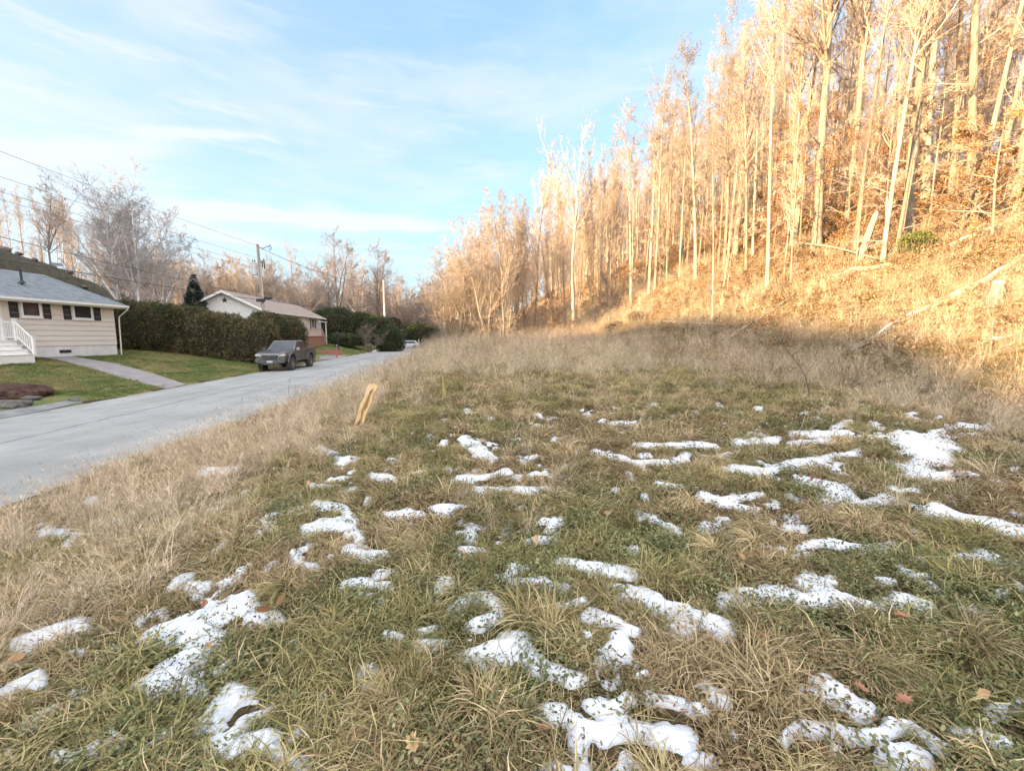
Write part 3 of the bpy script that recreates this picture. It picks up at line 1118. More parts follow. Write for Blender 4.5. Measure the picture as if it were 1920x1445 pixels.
k &= ~((x < -4) & (y > 34) & (xr_ < -4))
_b = gpt(668, 800)
k &= ~((np.abs(x - _b.x * y / _b.y) < 0.45) & (y > _b.y - 1.6) & (y < _b.y + 0.1))
x, y, s_ = x[k], y[k], s_[k]
bank = (x + ROADX * y < -1.5) & (y < 12)
scatter('tall_grass', 'tall grass', x, y, s_ * np.where(bank, 0.95, 1.0), 0.55 + (fbm(x / 2, y / 2, 52) - 0.5) * 0.9 + bank * 0.2, 'tall thin dry grass bleached to straw colour', 'grass', seed=6, tiltmax=0.22)

# dead weed stems
x, y = wedge(rg, 1.5, 40, 3.0)
tw = np.maximum(1 - smooth((x + ROADX * y + 2.0) / 1.0), smooth((y - 14) / 3))
tw = np.maximum(tw, smooth((x - toe(y) + 2) / 1.5))
k = (rg.uniform(0, 1, len(x)) < tw * np.interp(y, [0, 10, 40], [1, 0.9, 0.5]) * smooth((fbm(x / 2, y / 2, 53) - 0.35) / 0.2)) & (x + ROADX * y > EDGE(y) + 0.15) & (x < toe(y) + 14)
x, y = x[k], y[k]
scatter('dead_weeds', 'dead weed', x, y, np.interp(y, [0, 6, 20, 40], [0.5, 0.75, 1.0, 1.3]) * rg.uniform(0.6, 1.2, len(x)), np.full(len(x), 0.6), 'dead brown weed stems with fuzzy heads standing in the dry grass', 'weeds', seed=7)

# brush and leaf litter on the wooded slope
x = rg.uniform(-6, 60, 30000)
y = rg.uniform(6, 110, 30000)
d_ = x - toe(y)
vis = np.abs(x / y) < 1.45
k = vis & (d_ > -2.0) & (rg.uniform(0, 1, len(x)) < np.interp(d_, [-2, 1, 5, 12, 30], [0.30, 0.42, 0.24, 0.25, 0.15]))
scatter('brush', 'brush', x[k], y[k], rg.uniform(0.5, 1.15, k.sum()), np.full(k.sum(), 0.5), 'tangled leafless brush and brambles on the slope', 'brush', seed=8)
x = rg.uniform(-4, 48, 90000)
y = rg.uniform(6, 90, 90000)
d_ = x - toe(y)
k = (np.abs(x / y) < 1.45) & (rg.uniform(0, 1, len(x)) < np.interp(d_, [2, 6, 12, 40], [0.0, 0.35, 0.9, 0.7]))
scatter('leaf_litter', 'leaf patch', x[k], y[k], rg.uniform(0.7, 1.3, k.sum()), rg.uniform(0.3, 0.8, k.sum()), 'orange brown leaf litter lying under the trees on the slope', 'leaves', seed=9, tiltmax=0.3)
# leaves lying in the short grass of the foreground
x, y = wedge(rg, 1.0, 12, 0.9)
k = (x + ROADX * y > -3)
protoset('single leaf', 'single leaf', [leaf_set(rg, 1, (0.05, 0.08), 0.0, (0.03, 0.04), flat=0.5, aspect=0.9)], MAT['leaf'])
protoset('single leaf', 'single leaf', [leaf_set(rg, 2, (0.04, 0.075), 0.06, (0.02, 0.05), flat=0.8, aspect=0.7)], MAT['leaf'])
scatter('fallen_leaves', 'single leaf', x[k], y[k], rg.uniform(0.7, 1.3, k.sum()), rg.uniform(0.3, 0.9, k.sum()), 'brown fallen leaves lying on the grass', 'leaves', seed=10, up=0.04, tiltmax=0.4)

# mown lawn texture on the far side of the road
x = rg.uniform(-34, -14, 60000)
y = rg.uniform(11, 70, 60000)
xr_ = x + ROADX * y
k = (xr_ < -12.95) & (x / y > -1.4) & (x > -36 + 0 * y) & (rg.uniform(0, 1, len(x)) < np.interp(y, [11, 30, 70], [1, 0.7, 0.3]))
x, y = x[k], y[k]
wl = np.stack(ground(np.array([62., 100, 160, 230, 312]), np.array([669., 674, 688, 709, 730])), -1)
wr = np.stack(ground(np.array([100., 150, 220, 285, 348]), np.array([666., 671, 683, 700, 721])), -1)
poly = np.concatenate([wl, wr[::-1]])
inside = np.zeros(len(x), bool)
for i in range(len(poly)):
    x1, y1 = poly[i - 1]
    x2, y2 = poly[i]
    c = ((y1 > y) != (y2 > y)) & (x < (x2 - x1) * (y - y1) / (y2 - y1 + 1e-9) + x1)
    inside ^= c
px_, py_ = project(x, y, H(x, y))
k = ~inside & ~((px_ < 165) & (py_ > 742)) & ~((px_ > 590) & (px_ < 655) & (py_ > 664))
x, y = x[k], y[k]
scatter('mown_grass', 'mown tuft', x, y, rg.uniform(0.7, 1.2, len(x)), 0.25 + (fbm(x / 1.6, y / 1.6, 56) - 0.5) * 1.6 + 0.25, 'short mown green and tan lawn grass across the road', 'grass', seed=11)

# ------------------------------------------------------------------ trees
def v_path(rng, p, d, L, segs, wob, up):
    """vectorised wandering branches: (N,3) starts and directions"""
    n = len(p)
    P_ = np.zeros((n, segs + 1, 3))
    P_[:, 0] = p
    d = d / np.linalg.norm(d, axis=1)[:, None]
    for k_ in range(segs):
        d = d + rng.normal(0, wob, (n, 3))
        d[:, 2] += up
        d /= np.linalg.norm(d, axis=1)[:, None]
        P_[:, k_ + 1] = P_[:, k_] + d * (L / segs)[:, None]
    return P_


def children(rng, P_, R_, Lp, cnt, rng_s, lf, ang, segs, wob, up, rf=0.55, rmin=0.004, taper=0.3, fall=0.6):
    n, m_ = P_.shape[:2]
    par = np.repeat(np.arange(n), cnt)
    N_ = len(par)
    s = rng.uniform(rng_s[0], rng_s[1], N_)
    f = s * (m_ - 1)
    i = np.clip(f.astype(int), 0, m_ - 2)
    f = (f - i)[:, None]
    a, b = P_[par, i], P_[par, i + 1]
    p = a + (b - a) * f
    tg = (b - a) / (np.linalg.norm(b - a, axis=1)[:, None] + 1e-9)
    per = np.cross(tg, rng.normal(0, 1, (N_, 3)))
    per /= np.linalg.norm(per, axis=1)[:, None] + 1e-9
    an = np.radians(rng.normal(ang, 10, N_))[:, None]
    d = tg * np.cos(an) + per * np.sin(an)
    L = Lp[par] * lf * (1 - fall * s) * rng.uniform(0.6, 1.25, N_)
    C = v_path(rng, p, d, L, segs, wob, up)
    r0 = np.maximum((R_[par, i] * (1 - f[:, 0]) + R_[par, i + 1] * f[:, 0]) * rf, rmin)
    RR_ = r0[:, None] * np.linspace(1, taper, segs + 1)[None, :]
    return C, np.maximum(RR_, rmin * 0.6), L


def v_tubes(P_, R_, k):
    n, m_ = P_.shape[:2]
    d = P_[:, -1] - P_[:, 0]
    d /= np.linalg.norm(d, axis=1)[:, None] + 1e-9
    ref = np.where(np.abs(d[:, 2:3]) > 0.9, np.array([[1.0, 0, 0]]), np.array([[0, 0, 1.0]]))
    a = np.cross(d, ref)
    a /= np.linalg.norm(a, axis=1)[:, None] + 1e-9
    b = np.cross(d, a)
    th = np.arange(k) * 2 * PI / k
    ring = a[:, None, :] * np.cos(th)[None, :, None] + b[:, None, :] * np.sin(th)[None, :, None]
    V_ = (P_[:, :, None, :] + ring[:, None, :, :] * R_[:, :, None, None]).reshape(-1, 3)
    base = (np.arange(n)[:, None, None] * m_ + np.arange(m_ - 1)[None, :, None]) * k
    j = np.arange(k)[None, None, :]
    j2 = (j + 1) % k
    F_ = np.stack([base + j, base + j2, base + k + j2, base + k + j], -1).reshape(-1, 4)
    return V_, F_


def v_join(L_):
    V_, F_ = [], []
    b = 0
    for v, f in L_:
        V_.append(v)
        F_.append(f + b)
        b += len(v)
    return np.concatenate(V_), np.concatenate(F_)


def bark(name, c1, c2, scale=3, marks=None):
    m_, nt, p = pmat(name, 0.9, 0.15)
    o = nt.n('ShaderNodeTexCoord').outputs['Object']
    mp = nt.n('ShaderNodeMapping')
    nt.put(mp.inputs[0], o)
    mp.inputs['Scale'].default_value = (3.0, 3.0, 0.5) if marks is None else (1.0, 1.0, 5.0)
    f = nt.noise(mp.outputs[0], scale, 5, 0.65)
    rnd = nt.n('ShaderNodeObjectInfo').outputs['Random']
    col = nt.ramp(f, [(0.35, c1), (0.62, c2)])
    if marks:
        col = nt.mix(nt.m('GREATER_THAN', nt.noise(mp.outputs[0], 2.6, 4, 0.7), 0.60), col, marks)
    hs = nt.n('ShaderNodeHueSaturation')
    nt.put(hs.inputs['Color'], col)
    nt.put(hs.inputs['Value'], nt.m('ADD', nt.m('MULTIPLY', rnd, 0.6), 0.62))
    nt.put(p.inputs['Base Color'], hs.outputs[0])
    bp = nt.n('ShaderNodeBump')
    bp.inputs['Strength'].default_value = 0.6
    bp.inputs['Distance'].default_value = 0.02
    nt.put(bp.inputs['Height'], f)
    nt.put(p.inputs['Normal'], bp.outputs[0])
    return m_


MAT['bark'] = bark('pale grey bark', (0.19, 0.155, 0.115), (0.42, 0.36, 0.27))
MAT['twig'] = bark('twig bark', (0.32, 0.24, 0.18), (0.48, 0.39, 0.31))
MAT['darkbark'] = bark('dark bark', (0.13, 0.105, 0.085), (0.27, 0.22, 0.18))
MAT['birch'] = bark('birch bark', (0.62, 0.60, 0.57), (0.80, 0.78, 0.75), 2, (0.12, 0.10, 0.09))
MAT['paletree'] = bark('pale smooth bark', (0.36, 0.33, 0.29), (0.50, 0.465, 0.42), 3)
MAT['fartwig'] = bark('distant twig bark', (0.24, 0.20, 0.18), (0.38, 0.32, 0.285))
MAT['greytwig'] = bark('grey twig bark', (0.20, 0.17, 0.155), (0.34, 0.29, 0.27))
MAT['birchtwig'] = bark('birch twigs', (0.33, 0.30, 0.29), (0.50, 0.46, 0.44))
MAT['beech'] = grassmat('beech leaves', [(0.42, 0.22, 0.09), (0.52, 0.30, 0.13)], [(0.55, 0.29, 0.11), (0.64, 0.38, 0.18), (0.44, 0.22, 0.09)], trans=0.35)


def make_tree(seed, height, r0, fb, spread, nprim, ang=48, up=0.10, wob=0.07, c2=6, c3=5, c4=3, twl=0.5, tw_r=0.008, mats=('bark', 'twig'),
              leanx=0.0, stems=1, splay=10, curve=0.018, name='bare_tree', leaves=0, leafz=(0, 1), fork=0, low=0.0):
    """bare tree: trunk(s) and a crown of four orders of branches; returns an unlinked Empty with its children"""
    rng = np.random.default_rng(seed)
    tr, cr = [], []
    lv = []
    for st in range(stems):
        aa = rng.uniform(0, 2 * PI) if stems > 1 else 0
        aa = 2 * PI * st / stems + rng.uniform(-.4, .4)
        sp_ = math.radians(splay) * rng.uniform(0.5, 1.2) if stems > 1 else 0
        d0 = np.array([[math.sin(sp_) * math.cos(aa) + leanx, math.sin(sp_) * math.sin(aa), math.cos(sp_)]])
        hh = height * (rng.uniform(0.8, 1.0) if stems > 1 else 1)
        rr = r0 * (rng.uniform(0.6, 1.0) if stems > 1 else 1)
        P0 = v_path(rng, np.array([[0.25 * rr * 3 * math.cos(aa) * (stems > 1), 0.25 * rr * 3 * math.sin(aa) * (stems > 1), -0.3]]), d0, np.array([hh]), 18, curve, 0.012)
        s = np.linspace(0, 1, 19)
        R0 = (rr * ((1 - s) ** 0.75 * 0.95 + 0.05))[None, :]
        R0[0, 0] *= 1.5
        R0[0, 1] *= 1.12
        tr.append(v_tubes(P0, R0, 10))
        L0 = np.array([hh])
        if fork:
            Pf, Rf, Lf = children(rng, P0, R0, L0 * 1.0, fork, (fb, fb + 0.25), 0.75, 24, 12, 0.05, 0.04, rf=0.75, rmin=0.02, taper=0.12, fall=0.7)
            tr.append(v_tubes(Pf, Rf, 8))
            P1f, R1f, L1f = children(rng, Pf, Rf, Lf, max(4, nprim // 3), (0.15, 1.0), spread * 1.2, ang, 7, wob, up, rf=0.5, rmin=0.012, taper=0.25)
        P1, R1, L1 = children(rng, P0, R0, L0, nprim, (fb, 0.99), spread, ang, 7, wob, up, rf=0.5, rmin=0.012, taper=0.25)
        if fork:
            P1, R1, L1 = np.concatenate([P1, P1f]), np.concatenate([R1, R1f]), np.concatenate([L1, L1f])
        if low:
            Pl, Rl, Ll = children(rng, P0, R0, L0 * low, 10, (0.06, fb), spread, 75, 7, 0.10, 0.02, rf=0.22, rmin=0.010, taper=0.25)
            P1, R1, L1 = np.concatenate([P1, Pl]), np.concatenate([R1, Rl]), np.concatenate([L1, Ll])
        P2, R2, L2 = children(rng, P1, R1, L1, c2, (0.15, 0.98), 0.52, 40, 5, wob * 1.3, up * 0.7, rf=0.6, rmin=tw_r * 1.1)
        P3, R3, L3 = children(rng, P2, R2, L2, c3, (0.1, 1.0), 0.55, 42, 3, wob * 1.6, up * 0.5, rf=0.6, rmin=tw_r * 0.8)
        cr += [v_tubes(P1, R1, 5), v_tubes(P2, R2, 4), v_tubes(P3, R3, 3)]
        if c4:
            P4, R4, L4 = children(rng, P3, R3, np.maximum(L3, 0.35), c4, (0.1, 1.0), twl, 40, 2, wob * 1.6, 0.02, rf=0.6, rmin=tw_r * 0.62)
            cr.append(v_tubes(P4, R4, 3))
        if leaves:
            pp = np.concatenate([P3.reshape(-1, 3), P2.reshape(-1, 3)])
            pp = pp[(pp[:, 2] > height * leafz[0]) & (pp[:, 2] < height * leafz[1])]
            if len(pp):
                lv.append(pp[rng.integers(0, len(pp), leaves)])
    root = bpy.data.objects.new(name, None)
    COL.objects.link(root)
    V_, F_ = v_join(tr)
    t = link('trunk', npmesh('trunk', V_, F_, True), root, [MAT[mats[0]]])
    V_, F_ = v_join(cr)
    link('crown', npmesh('crown', V_, F_, True), root, [MAT[mats[1]]])
    if lv:
        c = np.concatenate(lv) + rng.normal(0, 0.07, (leaves * len(lv), 3))
        ls = leaf_set(rng, len(c), (0.07, 0.13), 0, (0, 0), flat=1.2, aspect=0.65)
        me = npmesh('leaves', ls[0] + np.repeat(c, 6, 0), ls[1], False, {'tint': ls[2]})
        link('leaves', me, root, [MAT['beech']])
    return root


random.seed(4)
TALL = []
for k in range(7):
    TALL.append(make_tree(100 + k, (20, 18.5, 21, 17, 19, 22, 18)[k], (0.135, 0.105, 0.16, 0.09, 0.12, 0.175, 0.095)[k], (0.42, 0.48, 0.40, 0.48, 0.36, 0.46, 0.5)[k], (0.27, 0.22, 0.30, 0.20, 0.26, 0.27, 0.22)[k],
                          28, ang=(34, 28, 38, 30, 36, 32, 28)[k], up=0.09, wob=0.055, c2=7, tw_r=0.0088, curve=0.010, low=0.3 if k % 2 else 0.2, fork=(0, 0, 1, 0, 0, 0, 0)[k]))
POLE = []
for k in range(4):
    POLE.append(make_tree(140 + k, (12, 10, 14, 9)[k], (0.06, 0.05, 0.075, 0.045)[k], 0.35, 0.22, 20, ang=42, c2=5, c3=4, c4=3, tw_r=0.008, curve=0.016, low=0.3, name='slender_tree'))
BUSHY = []
for k in range(4):
    BUSHY.append(make_tree(160 + k, (15, 13, 16, 12)[k], (0.17, 0.14, 0.2, 0.13)[k], 0.18, 0.40, 34, ang=46, up=0.08, c2=7, c3=6, c4=3, tw_r=0.016, curve=0.03, fork=2, mats=('darkbark', 'greytwig')))
BEECH = []
for k in range(3):
    BEECH.append(make_tree(180 + k, (5, 7, 3.6)[k], 0.045, 0.08, 0.5, 22, ang=70, up=0.0, c2=6, c3=4, c4=0, tw_r=0.006, name='beech_sapling', leaves=1500))


def rr_place(proto, x, y, scl, rz, label, group=None, cat='tree', tilt=None, dz=0.0):
    return copy_thing(proto, (x, y, Hs(x, y) + dz), rz, scl, label, group, cat, tilt)


def lean(tx, ty):
    """tilt as an XYZ euler: leaning towards +x by tx and towards +y by ty (radians)"""
    return (-ty, tx)


# prominent trees of the sunlit wood: base pixel, a higher pixel, trunk width in pixels there
KEY = [
    ((1530, 470), (1568, 0), 20, 5, 'stoutest straight pale trunk of the sunlit wood, left of the thick twin trunks'),
    ((1702, 448), (1716, 0), 19, 2, 'thick pale trunk, the left and stouter of the sunlit twin trunks'),
    ((1735, 380), (1742, 0), 13, 0, 'thinner pale trunk just right behind the thick trunk of the sunlit pair'),
    ((1655, 495), (1712, 0), 7, 3, 'slim pale trunk leaning right, rising from a clump left of the thick sunlit trunk'),
    ((1893, 385), (1905, 0), 17, 5, 'thick pale trunk at the right edge of the sunlit slope'),
    ((1357, 508), (1325, 170), 9, 4, 'pale trunk leaning left at its forked top, at the left end of the sunlit wood'),
    ((1304, 528), (1311, 100), 7, 1, 'thin upright pale trunk left of the forked leaning tree'),
    ((1585, 415), (1622, 0), 12, 0, 'pale trunk behind and right of the stout straight one, partly behind orange leaves'),
    ((1438, 540), (1462, 60), 7, 6, 'slim pale trunk leaning right between the forked tree and the stout trunk'),
    ((1492, 450), (1484, 10), 11, 4, 'crooked pale trunk with a bend at half height, left of the stout trunk'),
    ((1217, 555), (1232, 190), 7, 6, 'slim pale trunk at the low left foot of the sunlit slope'),
    ((1824, 430), (1872, 0), 9, 3, 'slender pale trunk leaning right, near the right edge of the wood'),
    ((1780, 400), (1835, 0), 10, 1, 'tall slender trunk leaning right behind the low green shrub'),
    ((1378, 480), (1400, 100), 15, 2, 'broad brown trunk with rough bark standing behind the forked tree'),
    ((1605, 495), (1640, 200), 5, 1, 'very thin pale stem leaning right, in front of the orange leaves'),
    ((1183, 572), (1175, 220), 5, 6, 'thin pale trunk beside the slim one at the low left foot of the slope'),
    ((1915, 330), (1918, 0), 14, 0, 'dark brown trunk cut by the right edge of the view'),
    ((1680, 470), (1690, 40), 6, 3, 'thin stem standing close to the left of the thick sunlit trunk'),
]
rs = random.Random(9)
for (bx, by), (tx_, ty_), wpx, kind, lab in KEY:
    b = gpt(bx, by)
    wm = wpx * b.y / FPX
    pr = TALL[kind]
    r_nat = (0.135, 0.105, 0.16, 0.09, 0.12, 0.175, 0.095)[kind]
    top = at(tx_, ty_, b.y)
    ln_ = math.atan2(top.x - b.x, top.z - b.z)
    sxy = min(1.9, max(0.6, wm / 2 / r_nat / 0.9))
    hz_ = (top.z - b.z) / (20, 18.5, 21, 17, 19, 22, 18)[kind] if ty_ > 80 else rs.uniform(0.98, 1.1)
    copy_thing(pr, b, rs.uniform(0, 6), ((sxy + 1) / 2 * min(1, hz_ + .15), (sxy + 1) / 2 * min(1, hz_ + .15), hz_), lab, 'trees of the sunlit wood', 'tree', lean(ln_ if abs(ln_) < 0.25 else 0.15, rs.uniform(-.03, .03)))

# the lone tall white tree before the wood
b = gpt(1077, 605)
LONE = make_tree(77, 19.5, 0.2, 0.48, 0.34, 18, ang=44, up=0.13, c2=6, c3=5, c4=3, tw_r=0.009, curve=0.02, fork=4, mats=('paletree', 'paletree'), name='tall_pale_tree')
LONE.location = b
LONE.rotation_euler = (0, R(-4.0), 1.0)
tag(LONE, 'lone tall pale tree with white forked top standing above the other trees', 'tree')

# trees of the wood at random
GRP_T = 'trees of the sunlit wood'


ORD = ['first', 'second', 'third', 'fourth', 'fifth', 'sixth', 'seventh', 'eighth', 'ninth', 'tenth', 'eleventh', 'twelfth', 'thirteenth', 'fourteenth', 'fifteenth', 'sixteenth', 'seventeenth', 'eighteenth', 'nineteenth', 'twentieth', 'twenty-first', 'twenty-second', 'twenty-third', 'twenty-fourth', 'twenty-fifth', 'twenty-sixth', 'twenty-seventh', 'twenty-eighth']
ZONES = [(1075, 'left of the lone white-topped tree'), (1217, 'just right of the lone white-topped tree'), (1304, 'left of the thin upright trunk'), (1357, 'just left of the forked tree'), (1450, 'just right of the forked tree'), (1530, 'just left of the stoutest trunk'),
         (1620, 'just right of the stoutest trunk'), (1700, 'just left of the thick twin trunks'), (1780, 'just right of the thick twin trunks'), (1830, 'between twin trunks and right edge'), (9999, 'by the right edge')]
DEFER = []


def rank_labels():
    cells = {}
    for o, key, px in DEFER:
        cells.setdefault(key, []).append((px, o))
    for key, L_ in cells.items():
        L_.sort(key=lambda q: q[0])
        for i, (px, o) in enumerate(L_):
            o['label'] = key % ORD[min(i, 27)]


spots = []
tries = 0
rs = random.Random(31)
while len(spots) < 205 and tries < 60000:
    tries += 1
    y = 10 + 75 * rs.random() ** 0.85
    d = rs.uniform(3.8, 34)
    x = float(toe(y)) + d / 0.95
    if abs(x / y) > 1.34:
        continue
    if d < 9 and rs.random() < (0.75 if y < 30 else 0.45):
        continue
    if y < 22 and d < 11:
        continue
    if any((x - a) ** 2 + (y - b_) ** 2 < (1.3 if y < 45 else 2.0) ** 2 for a, b_, _ in spots):
        continue
    spots.append((x, y, d))
for x, y, d in spots:
    thin = rs.random() < 0.38
    pr = rs.choice(POLE) if thin else rs.choice(TALL + [TALL[1], TALL[3], TALL[6]])
    px_, _ = project(np.array(x), np.array(y), np.array(EYE))
    far = d > 16 or y > 50
    s_ = rs.uniform(0.8, 1.05) * (1.0 if y < 45 else 0.92) * float(np.interp(px_, [1000, 1110, 1160, 1280, 1380], [0.95, 0.98, 0.86, 0.88, 1.0]))
    o = rr_place(pr, x, y, (s_ * rs.uniform(0.8, 1.15),) * 2 + (s_,), rs.uniform(0, 6.28), None, GRP_T + (' far back' if far else ' near the front'), 'tree',
             lean(rs.gauss(0.015, 0.03), rs.gauss(-0.02, 0.03)))
    zn = next(z_ for lim, z_ in ZONES if px_ < lim)
    DEFER.append((o, '%%s %s bare tree from left, %s, %s' % ('slender' if thin else 'tall', 'far rows' if far else 'front rows', zn), float(px_)))

# the clump by the road at the left end of the wood: trunks leaning out over the road
CL = [(845, 632, 33, 8.8, -0.20), (860, 630, 33, 10, -0.26), (878, 632, 34, 11, -0.12), (893, 628, 34, 12.5, -0.08), (905, 628, 33, 12, -0.16), (922, 628, 35, 13, -0.05), (938, 626, 34, 14, -0.02),
      (952, 628, 33, 13, -0.10), (966, 622, 36, 14.5, 0.02), (985, 622, 36, 14, -0.04), (1003, 618, 37, 15, -0.03), (1020, 615, 38, 14, 0.02), (1040, 610, 40, 15, -0.06), (1058, 606, 41, 15, 0.0), (870, 628, 41, 11, -0.05),
      (912, 626, 43, 13, 0.03), (948, 622, 45, 14, 0.0), (990, 616, 46, 15, 0.04), (1030, 612, 48, 15, 0.0), (1085, 600, 46, 16, 0.0), (1110, 592, 48, 16, 0.02), (1135, 585, 44, 16, -0.02), (1150, 580, 50, 17, 0), (838, 634, 31, 8, -0.32), (852, 634, 36, 9.5, -0.16), (868, 634, 37, 10.5, -0.22), (886, 632, 38, 12, -0.14), (900, 632, 40, 12.5, -0.10), (915, 630, 31.5, 12, -0.12), (930, 630, 38, 13, -0.08), (945, 630, 31, 13, -0.06)]
CT = []
for k in range(4):
    CT.append(make_tree(210 + k, 13, (0.08, 0.06, 0.085, 0.055)[k], 0.22, 0.30, 24, ang=26, up=0.07, c2=6, c3=5, c4=2, tw_r=0.010, curve=0.035, low=0.25, stems=(2, 3, 1, 3)[k], splay=8))
for i, (px, py, Y, hgt, ln_) in enumerate(CL):
    p_ = at(px, 630, Y)
    x = p_.x
    lab = ('%s bare tree from the left leaning out over the road at the bend' if px < 882 and ln_ < -.06 else '%s bare tree from the left in the clump above the roadside grass' if i < 14 else '%s bare tree from the left in the row behind the roadside clump')
    o = rr_place(CT[i % 4], x, Y, (.9, .9, hgt / 13 * (0.74 if px < 900 else 0.84 if px < 990 else 1.05)), rs.uniform(0, 6.28), None, 'roadside clump of bare trees' + (' leaning out' if i < 5 else ' above the grass' if i < 14 else ' at the back'), 'tree', lean(ln_, rs.gauss(0, 0.04)))
    DEFER.append((o, lab, px))

# beech saplings that keep their orange leaves
bl = [(1000, 606, 36), (965, 612, 36), (1030, 600, 40), (1145, 560, 0), (1190, 530, 0), (1250, 505, 0), (1290, 500, 0), (1395, 470, 0), (1420, 450, 0), (1470, 440, 0), (1500, 455, 0), (1550, 400, 0), (1590, 440, 0), (1620, 420, 0),
      (1650, 400, 0), (1690, 420, 0), (1560, 440, 0), (1350, 470, 0), (1320, 490, 0), (1740, 430, 0), (1800, 445, 0), (1860, 450, 0), (1520, 410, 0), (1450, 470, 0), (1380, 440, 0), (1230, 520, 0)]
for i, (px, py, Y) in enumerate(bl):
    b = gpt(px, py) if not Y else Vector((at(px, py, Y).x, Y, Hs(at(px, py, Y).x, Y)))
    if b.y > 120:
        continue
    w_ = 'by the foot of the roadside clump' if i < 3 else 'low on the left of the sunlit slope' if px < 1300 else 'in the middle of the sunlit slope' if px < 1660 else 'high on the right of the sunlit slope'
    o = rr_place(BEECH[i % 3], b.x, b.y, rs.uniform(0.8, 1.3), rs.uniform(0, 6.28), None, 'leafy saplings ' + w_, 'sapling')
    DEFER.append((o, '%s small orange-leaved tree from the left, ' + w_, px))

# trees behind the houses and on the far left slope
BG = []
rs = random.Random(77)
for i in range(64):
    u_ = rs.uniform(-0.99, -0.10)
    px = 960 + u_ * FPX
    if px < 430:
        Y = rs.uniform(46, 75)
    elif px < 700:
        Y = rs.uniform(74, 112)
    else:
        Y = rs.uniform(92, 135)
    if 110 < px < 350 and Y < 62:
        Y += 18
    BG.append((px, Y))
for px, Y in BG:
    x = (px - 960) / FPX * Y
    hill_ = px < 430
    s_ = rs.uniform(0.72, 0.95) if not hill_ else rs.uniform(0.36, 0.55)
    if px > 740:
        s_ *= 0.75
    pr = rs.choice(BUSHY + TALL[:2] if not hill_ else TALL + BUSHY)
    near_ = Y < (58 if hill_ else 95)
    lab = ('%s bare tree from the left on the dark slope, ' + ('front row' if near_ else 'back row')) if hill_ else ('%s bare tree from the left behind the white gabled house, ' + ('nearer row' if near_ else 'further row')) if px < 640 else '%s bushy bare tree from the left in the woods beyond the far lawn'
    o = rr_place(pr, x, Y, s_, rs.uniform(0, 6.28), None, 'trees ' + ('on the left slope' if hill_ else 'behind the far house' if px < 640 else 'beyond the far lawn'), 'tree')
    DEFER.append((o, lab, px))
for px, Y, s_, lab in ((635, 80, 1.15, 'tall broad bare tree with pale pink crown behind the far evergreens'), (708, 84, 1.13, 'tall rounded bare tree right of the broad pink one, above the pale pole'), (118, 48, 0.6, 'open bare tree with upswept branches on the slope left of the white birches')):
    rr_place(BUSHY[2 if px != 118 else 0], (px - 960) / FPX * Y, Y, s_, rs.uniform(0, 6), lab)
rr_place(BUSHY[1], -41.5, 30.5, 0.62, 2.0, 'bare tree crown reaching in at the left edge above the beige house')

rank_labels()

# woods too far or too dense to count
def woodcol(key, protos):
    c = PROTO[key] = bpy.data.collections.new(key)
    for i, pr in enumerate(protos):
        tch = pr.children
        V_, F_, b0 = [], [], 0
        me_ = []
        bm = bmesh.new()
        for ch in tch:
            if ch.name.startswith('leaves'):
                continue
            bm.from_mesh(ch.data)
        me = bpy.data.meshes.new('far tree')
        bm.to_mesh(me)
        bm.free()
        me.materials.append(MAT['fartwig'] if 'bushy' in key else MAT['twig'])
        c.objects.link(bpy.data.objects.new('%s %02d' % (key, i), me))


woodcol('far tree', [TALL[0], TALL[1], TALL[4], POLE[2]])
woodcol('far bushy tree', [BUSHY[0], BUSHY[2]])
rgn = np.random.default_rng(8)
n = 1350
y = rgn.uniform(15, 170, n)
d = rgn.uniform(20, 75, n)
x = toe(y) + d
k = (x / y < 1.5) & ((d > 26) | (y > 75))
scatter('distant_woods', 'far tree', x[k], y[k], rgn.uniform(0.7, 1.0, k.sum()), np.zeros(k.sum()), 'mass of grey trunks far back over the crest of the slope', 'woods', up=-0.2, seed=21, tiltmax=0.05)
y = rgn.uniform(96, 190, 420)
x = rgn.uniform(-1.0, 0.02, 420) * y
scatter('far_woods', 'far bushy tree', x, y, rgn.uniform(0.4, 1.12, 420), np.zeros(420), 'hazy far woods closing the view beyond the road and houses', 'woods', seed=22, tiltmax=0.05)
y = rgn.uniform(50, 95, 150)
x = rgn.uniform(-1.35, -0.66, 150) * y
k = (x < np.interp(y, [45, 100], [-38, -60]) - 3)
scatter('slope_woods', 'far tree', x[k], y[k], rgn.uniform(0.36, 0.56, k.sum()), np.zeros(k.sum()), 'crowded thin trees along the top of the left slope', 'woods', seed=23, tiltmax=0.05)
# trees added on the sunset-side ridge, out of view, to break up the shade edge
x = rgn.uniform(-80, -60, 46)
y = rgn.uniform(-48, 30, 46)
scatter('added_ridge_trees', 'far tree', x, y, rgn.uniform(0.08, 0.2, 46), np.zeros(46), 'low unseen trees added along the ridge to break up the shade edge', 'woods', seed=24, tiltmax=0.05)

for pr in TALL + POLE + BUSHY + BEECH + CT:
    hide_proto(pr)

